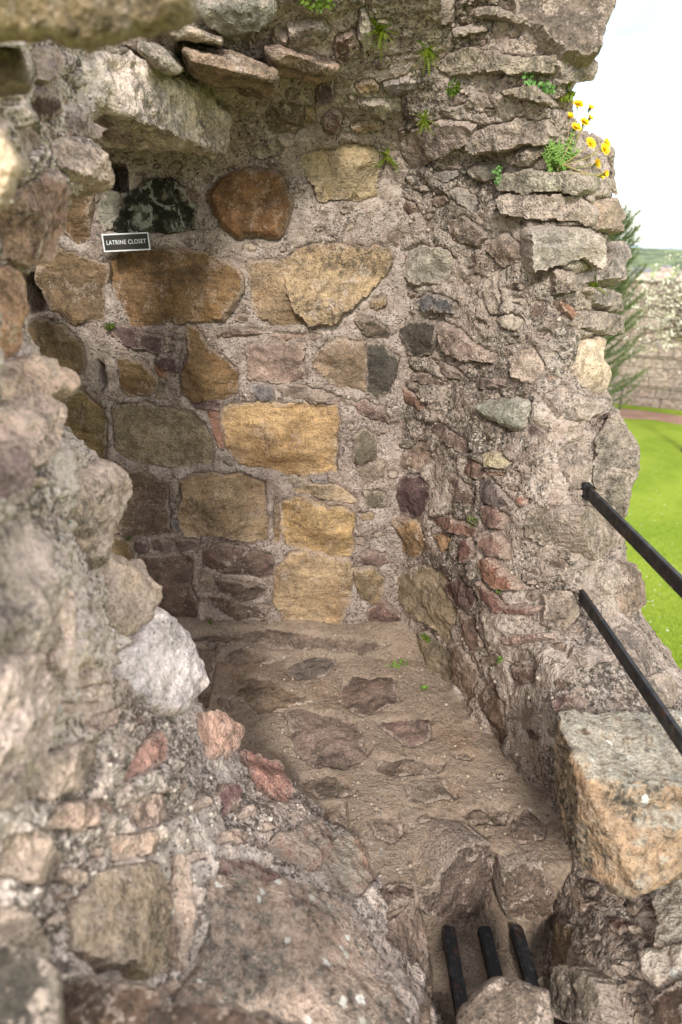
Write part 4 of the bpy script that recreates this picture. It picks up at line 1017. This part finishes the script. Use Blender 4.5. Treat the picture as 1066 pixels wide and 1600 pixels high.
# daisies scattered in the grass
V, F = [], []; dm = plain("daisy petals", (236, 236, 228), .7, 0, 0, .05)
for _ in range(420):
    px, py = random.uniform(900, 1200), random.uniform(690, 1240); p = at_Z(px, py, LZ); r_ = random.uniform(.007, .015); b = len(V)
    V += [(p[0] + r_ * math.cos(k * 1.047), p[1] + r_ * math.sin(k * 1.047), LZ + .035 + random.uniform(-.004, .004)) for k in range(6)]; F.append(tuple(range(b, b + 6)))
link('daisies', mesh('daisies', V, F, False), dm, label="white daisies scattered over the lawn", cat="daisies", kind='stuff')
# short grass blades where the lawn is nearest
V, F = [], []
for _ in range(26000):
    px = random.uniform(930, 1110); py = 690 + 420 * random.random() ** .8; p = at_Z(px, py, LZ); h_ = random.uniform(.02, .05); a = random.uniform(0, 6.28); b = len(V); q = RNG.normal(size=2) * .02
    V += [(p[0] - .005 * math.cos(a), p[1] - .005 * math.sin(a), LZ), (p[0] + .005 * math.cos(a), p[1] + .005 * math.sin(a), LZ), (p[0] + q[0], p[1] + q[1], LZ + h_)]; F.append((b, b + 1, b + 2))
gm = mat("grass blades"); g = G(gm); g.bsdf(g.mix(g.map(g.noise(g.pos(), 9, 3), .35, .65), C4(120, 146, 38), C4(154, 170, 60)), .7, None, .2)
link('grass', mesh('grass', V, F, False), gm, label="short mown grass of the lawn", cat="grass", kind='stuff')

# curtain wall across the lawn: courses of blocks between weathered ledges
P0 = at_Z(1000, 636, LZ); ax = np.array([-.87, .49, 0]); ax /= np.linalg.norm(ax); nw = np.array([-ax[1], ax[0], 0]); nw = -nw if nw @ (CAM - P0) < 0 else nw
cw = link('curtain_wall', None, label="tall castle curtain wall of grey-pink blocks with ledges across the lawn", cat="wall", kind='thing'); cw.location = tuple(P0)
cw.matrix_world = Matrix(((ax[0], nw[0], 0, P0[0]), (ax[1], nw[1], 0, P0[1]), (ax[2], nw[2], 1, LZ), (0, 0, 0, 1)))
bmobj('wall_core', lambda bm: box(bm, (-30, -1.2, -.2), (30, -.55, 4.25), 0), M_MR, parent=cw)
SM['w'] = stone_mat("curtain wall block", .2, rough=1.0, strata=.2, speck=.4)
bands = [(0, .75, 2, 0.0), (.75, 1.79, 3, -.05), (1.79, 2.77, 3, -.10), (2.77, 3.45, 2, -.15), (3.45, 4.3, 2, -.20)]
bmm = []
for v_ in range(5):
    bm = bmesh.new(); bmesh.ops.create_cube(bm, size=1); bmesh.ops.bevel(bm, geom=bm.edges[:], offset=.03, segments=1, affect='EDGES')
    for v in bm.verts: v.co += Vector(rv() * .018)
    me = bpy.data.meshes.new('block'); bm.to_mesh(me); bm.free(); me.materials.append(SM['w']); bmm.append(me)
WC = [(176, 160, 148), (168, 152, 142), (182, 166, 152), (174, 154, 144), (164, 150, 140)]
for z0, z1, nrow, set_ in bands:
    hh = (z1 - z0 - .07) / nrow
    for r_ in range(nrow):
        x = -5.2 + random.uniform(0, .3)
        while x < 5.0:
            bw_ = random.uniform(.42, .85); o = link('block', random.choice(bmm), None, parent=cw)
            o.location = (x + bw_ / 2, -.35 + set_ + random.uniform(-.015, .015), z0 + hh * (r_ + .5)); o.scale = (bw_ - .012, .45, hh - .012); o.color = (*srgb(random.choice(WC)), 1); x += bw_
    bmobj('ledge', lambda bm: box(bm, (-30, -.62 + set_, z1 - .07), (30, -.07 + set_, z1 - .005), .015), SM['w'], parent=cw).color = (*srgb((150, 138, 122)), 1)
# verge and little iron rail at the wall foot
q = [(-12, -.02), (12, -.02), (12, .75), (-12, .42)]
sheet('grass_verge', [(P0[0] + ax[0] * a + nw[0] * b, P0[1] + ax[1] * a + nw[1] * b) for a, b in q], LZ + .012, LAWNM, kind='structure')
rr_ = link('iron_rail', None, label="small dark iron rail at the foot of the curtain wall by the path", cat="railing"); pr = at_Z(968, 640, LZ); rr_.location = tuple(pr)
mb = MB(); mb.tube([(0, 0, 0), (0, 0, .35), (0, 0, .72)], .018, .018, 6); mb.build('post', IRON, parent=rr_)
mb = MB(); mb.tube([(0, 0, .72), (-.3, .1, .55), (-.75, .25, .28), (-1.0, .3, .12)], .015, .015, 6); mb.build('rail', IRON, parent=rr_)

# conifer just behind the broken wall
ct = link('conifer', None, label="dark green conifer rising behind the broken wall edge", cat="tree", kind='thing'); cb = at_t(922, 600, 9.0); ct.location = (cb[0], cb[1], LZ)
bark = plain("bark", (86, 70, 58), .9, 40); NEED = leafmat("conifer needles", (72, 98, 62), (110, 120, 70)); NEED2 = leafmat("conifer tips", (84, 108, 62), (118, 122, 70))
mb = MB(); mb.tube([(0, 0, 0), (.03, 0, 2.5), (0, .02, 5.75)], .11, .02, 8); mb.build('trunk', bark, parent=ct)
mb, mb2 = MB(), MB()
for k in range(190):
    z = 3.3 + 2.45 * (k / 190) ** .9; a = k * 2.399; L = .16 + .52 * (1 - max(0, (z - 3.2) / 3.4)) * random.uniform(.35, 1.15); out_ = np.array([math.cos(a), math.sin(a), 0])
    p1 = np.array([0, 0, z]); e = p1 + out_ * L + UP * L * random.uniform(.45, .85); mid = p1 * .5 + e * .5 + out_ * .1 * L - UP * .08
    cur = [p1 * (1 - f) ** 2 + 2 * mid * f * (1 - f) + e * f * f for f in np.linspace(0, 1, 9)]; mb.tube(cur, .008, .002, 3)
    for f in np.linspace(.2, 1, 15):
        i = min(int(f * 8), 7); c = cur[i] + (cur[i + 1] - cur[i]) * (f * 8 - i); tdir = cur[i + 1] - cur[i]; tdir /= np.linalg.norm(tdir)
        for _ in range(9):
            tgt = mb2 if (f > .8 and random.random() < .6) else mb; tgt.leaf(c, tdir * 1.0 + rv() * .6, rv(), random.uniform(.05, .10), .020, .15, 1)
mb.build('crown', NEED, parent=ct); mb2.build('crown_tips', NEED2, parent=ct)

# blossom tree in front of the curtain wall, trunk outside the frame
bt = link('blossom_tree', None, label="tree in white blossom in front of the curtain wall", cat="tree", kind='thing'); bc = at_t(1112, 502, 18.0); bt.location = (bc[0], bc[1], LZ)
TW = plain("blossom bark", (92, 78, 68), .9, 30); BL = leafmat("white blossom", (240, 236, 220), (226, 220, 196)); BLF = leafmat("young leaves", (166, 172, 70), (190, 178, 92))
cz = bc[2] - LZ
mb = MB(); mb.tube([(0, 0, 0), (.05, 0, 1.0), (0, .05, cz - 1.0)], .14, .08, 8); mb.build('trunk', TW, parent=bt)
limbs, bl, lf = MB(), MB(), MB()
for k in range(84):
    d = rv(); d[2] = abs(d[2]) * .9 - .35; d /= np.linalg.norm(d); L = random.uniform(1.6, 2.7); p1 = np.array([0, 0, cz - .9 + random.uniform(0, 1.1)]); e = p1 + d * L + UP * .3
    mid = (p1 + e) / 2 + UP * .25 + rv() * .12; cur = [p1 * (1 - f) ** 2 + 2 * mid * f * (1 - f) + e * f * f for f in np.linspace(0, 1, 8)]; limbs.tube(cur, .03, .005, 4)
    for f in np.linspace(.35, 1, 14):
        i = min(int(f * 7), 6); c = cur[i] + (cur[i + 1] - cur[i]) * (f * 7 - i)
        tw = c + rv() * .16; limbs.tube([c, (c + tw) / 2 + rv() * .02, tw], .006, .003, 3)
        for _ in range(random.choice((2, 5, 8))):
            q = tw + rv() * .05; nrm = rv(); u = np.cross(nrm, rv()); u /= np.linalg.norm(u); v = np.cross(nrm, u); v /= np.linalg.norm(v); b = len(bl.V); r_ = random.uniform(.016, .03)
            bl.V += [q + r_ * (u * math.cos(t) + v * math.sin(t)) for t in np.linspace(0, 6.28, 6)[:-1]]; bl.F.append((b, b + 1, b + 2, b + 3, b + 4))
        for _ in range(3): lf.leaf(tw + rv() * .06, rv(), rv(), .05, .025, .2, 1)
limbs.build('limbs', TW, parent=bt); bl.build('blossom', BL, parent=bt, smooth=False); lf.build('leaves', BLF, parent=bt)
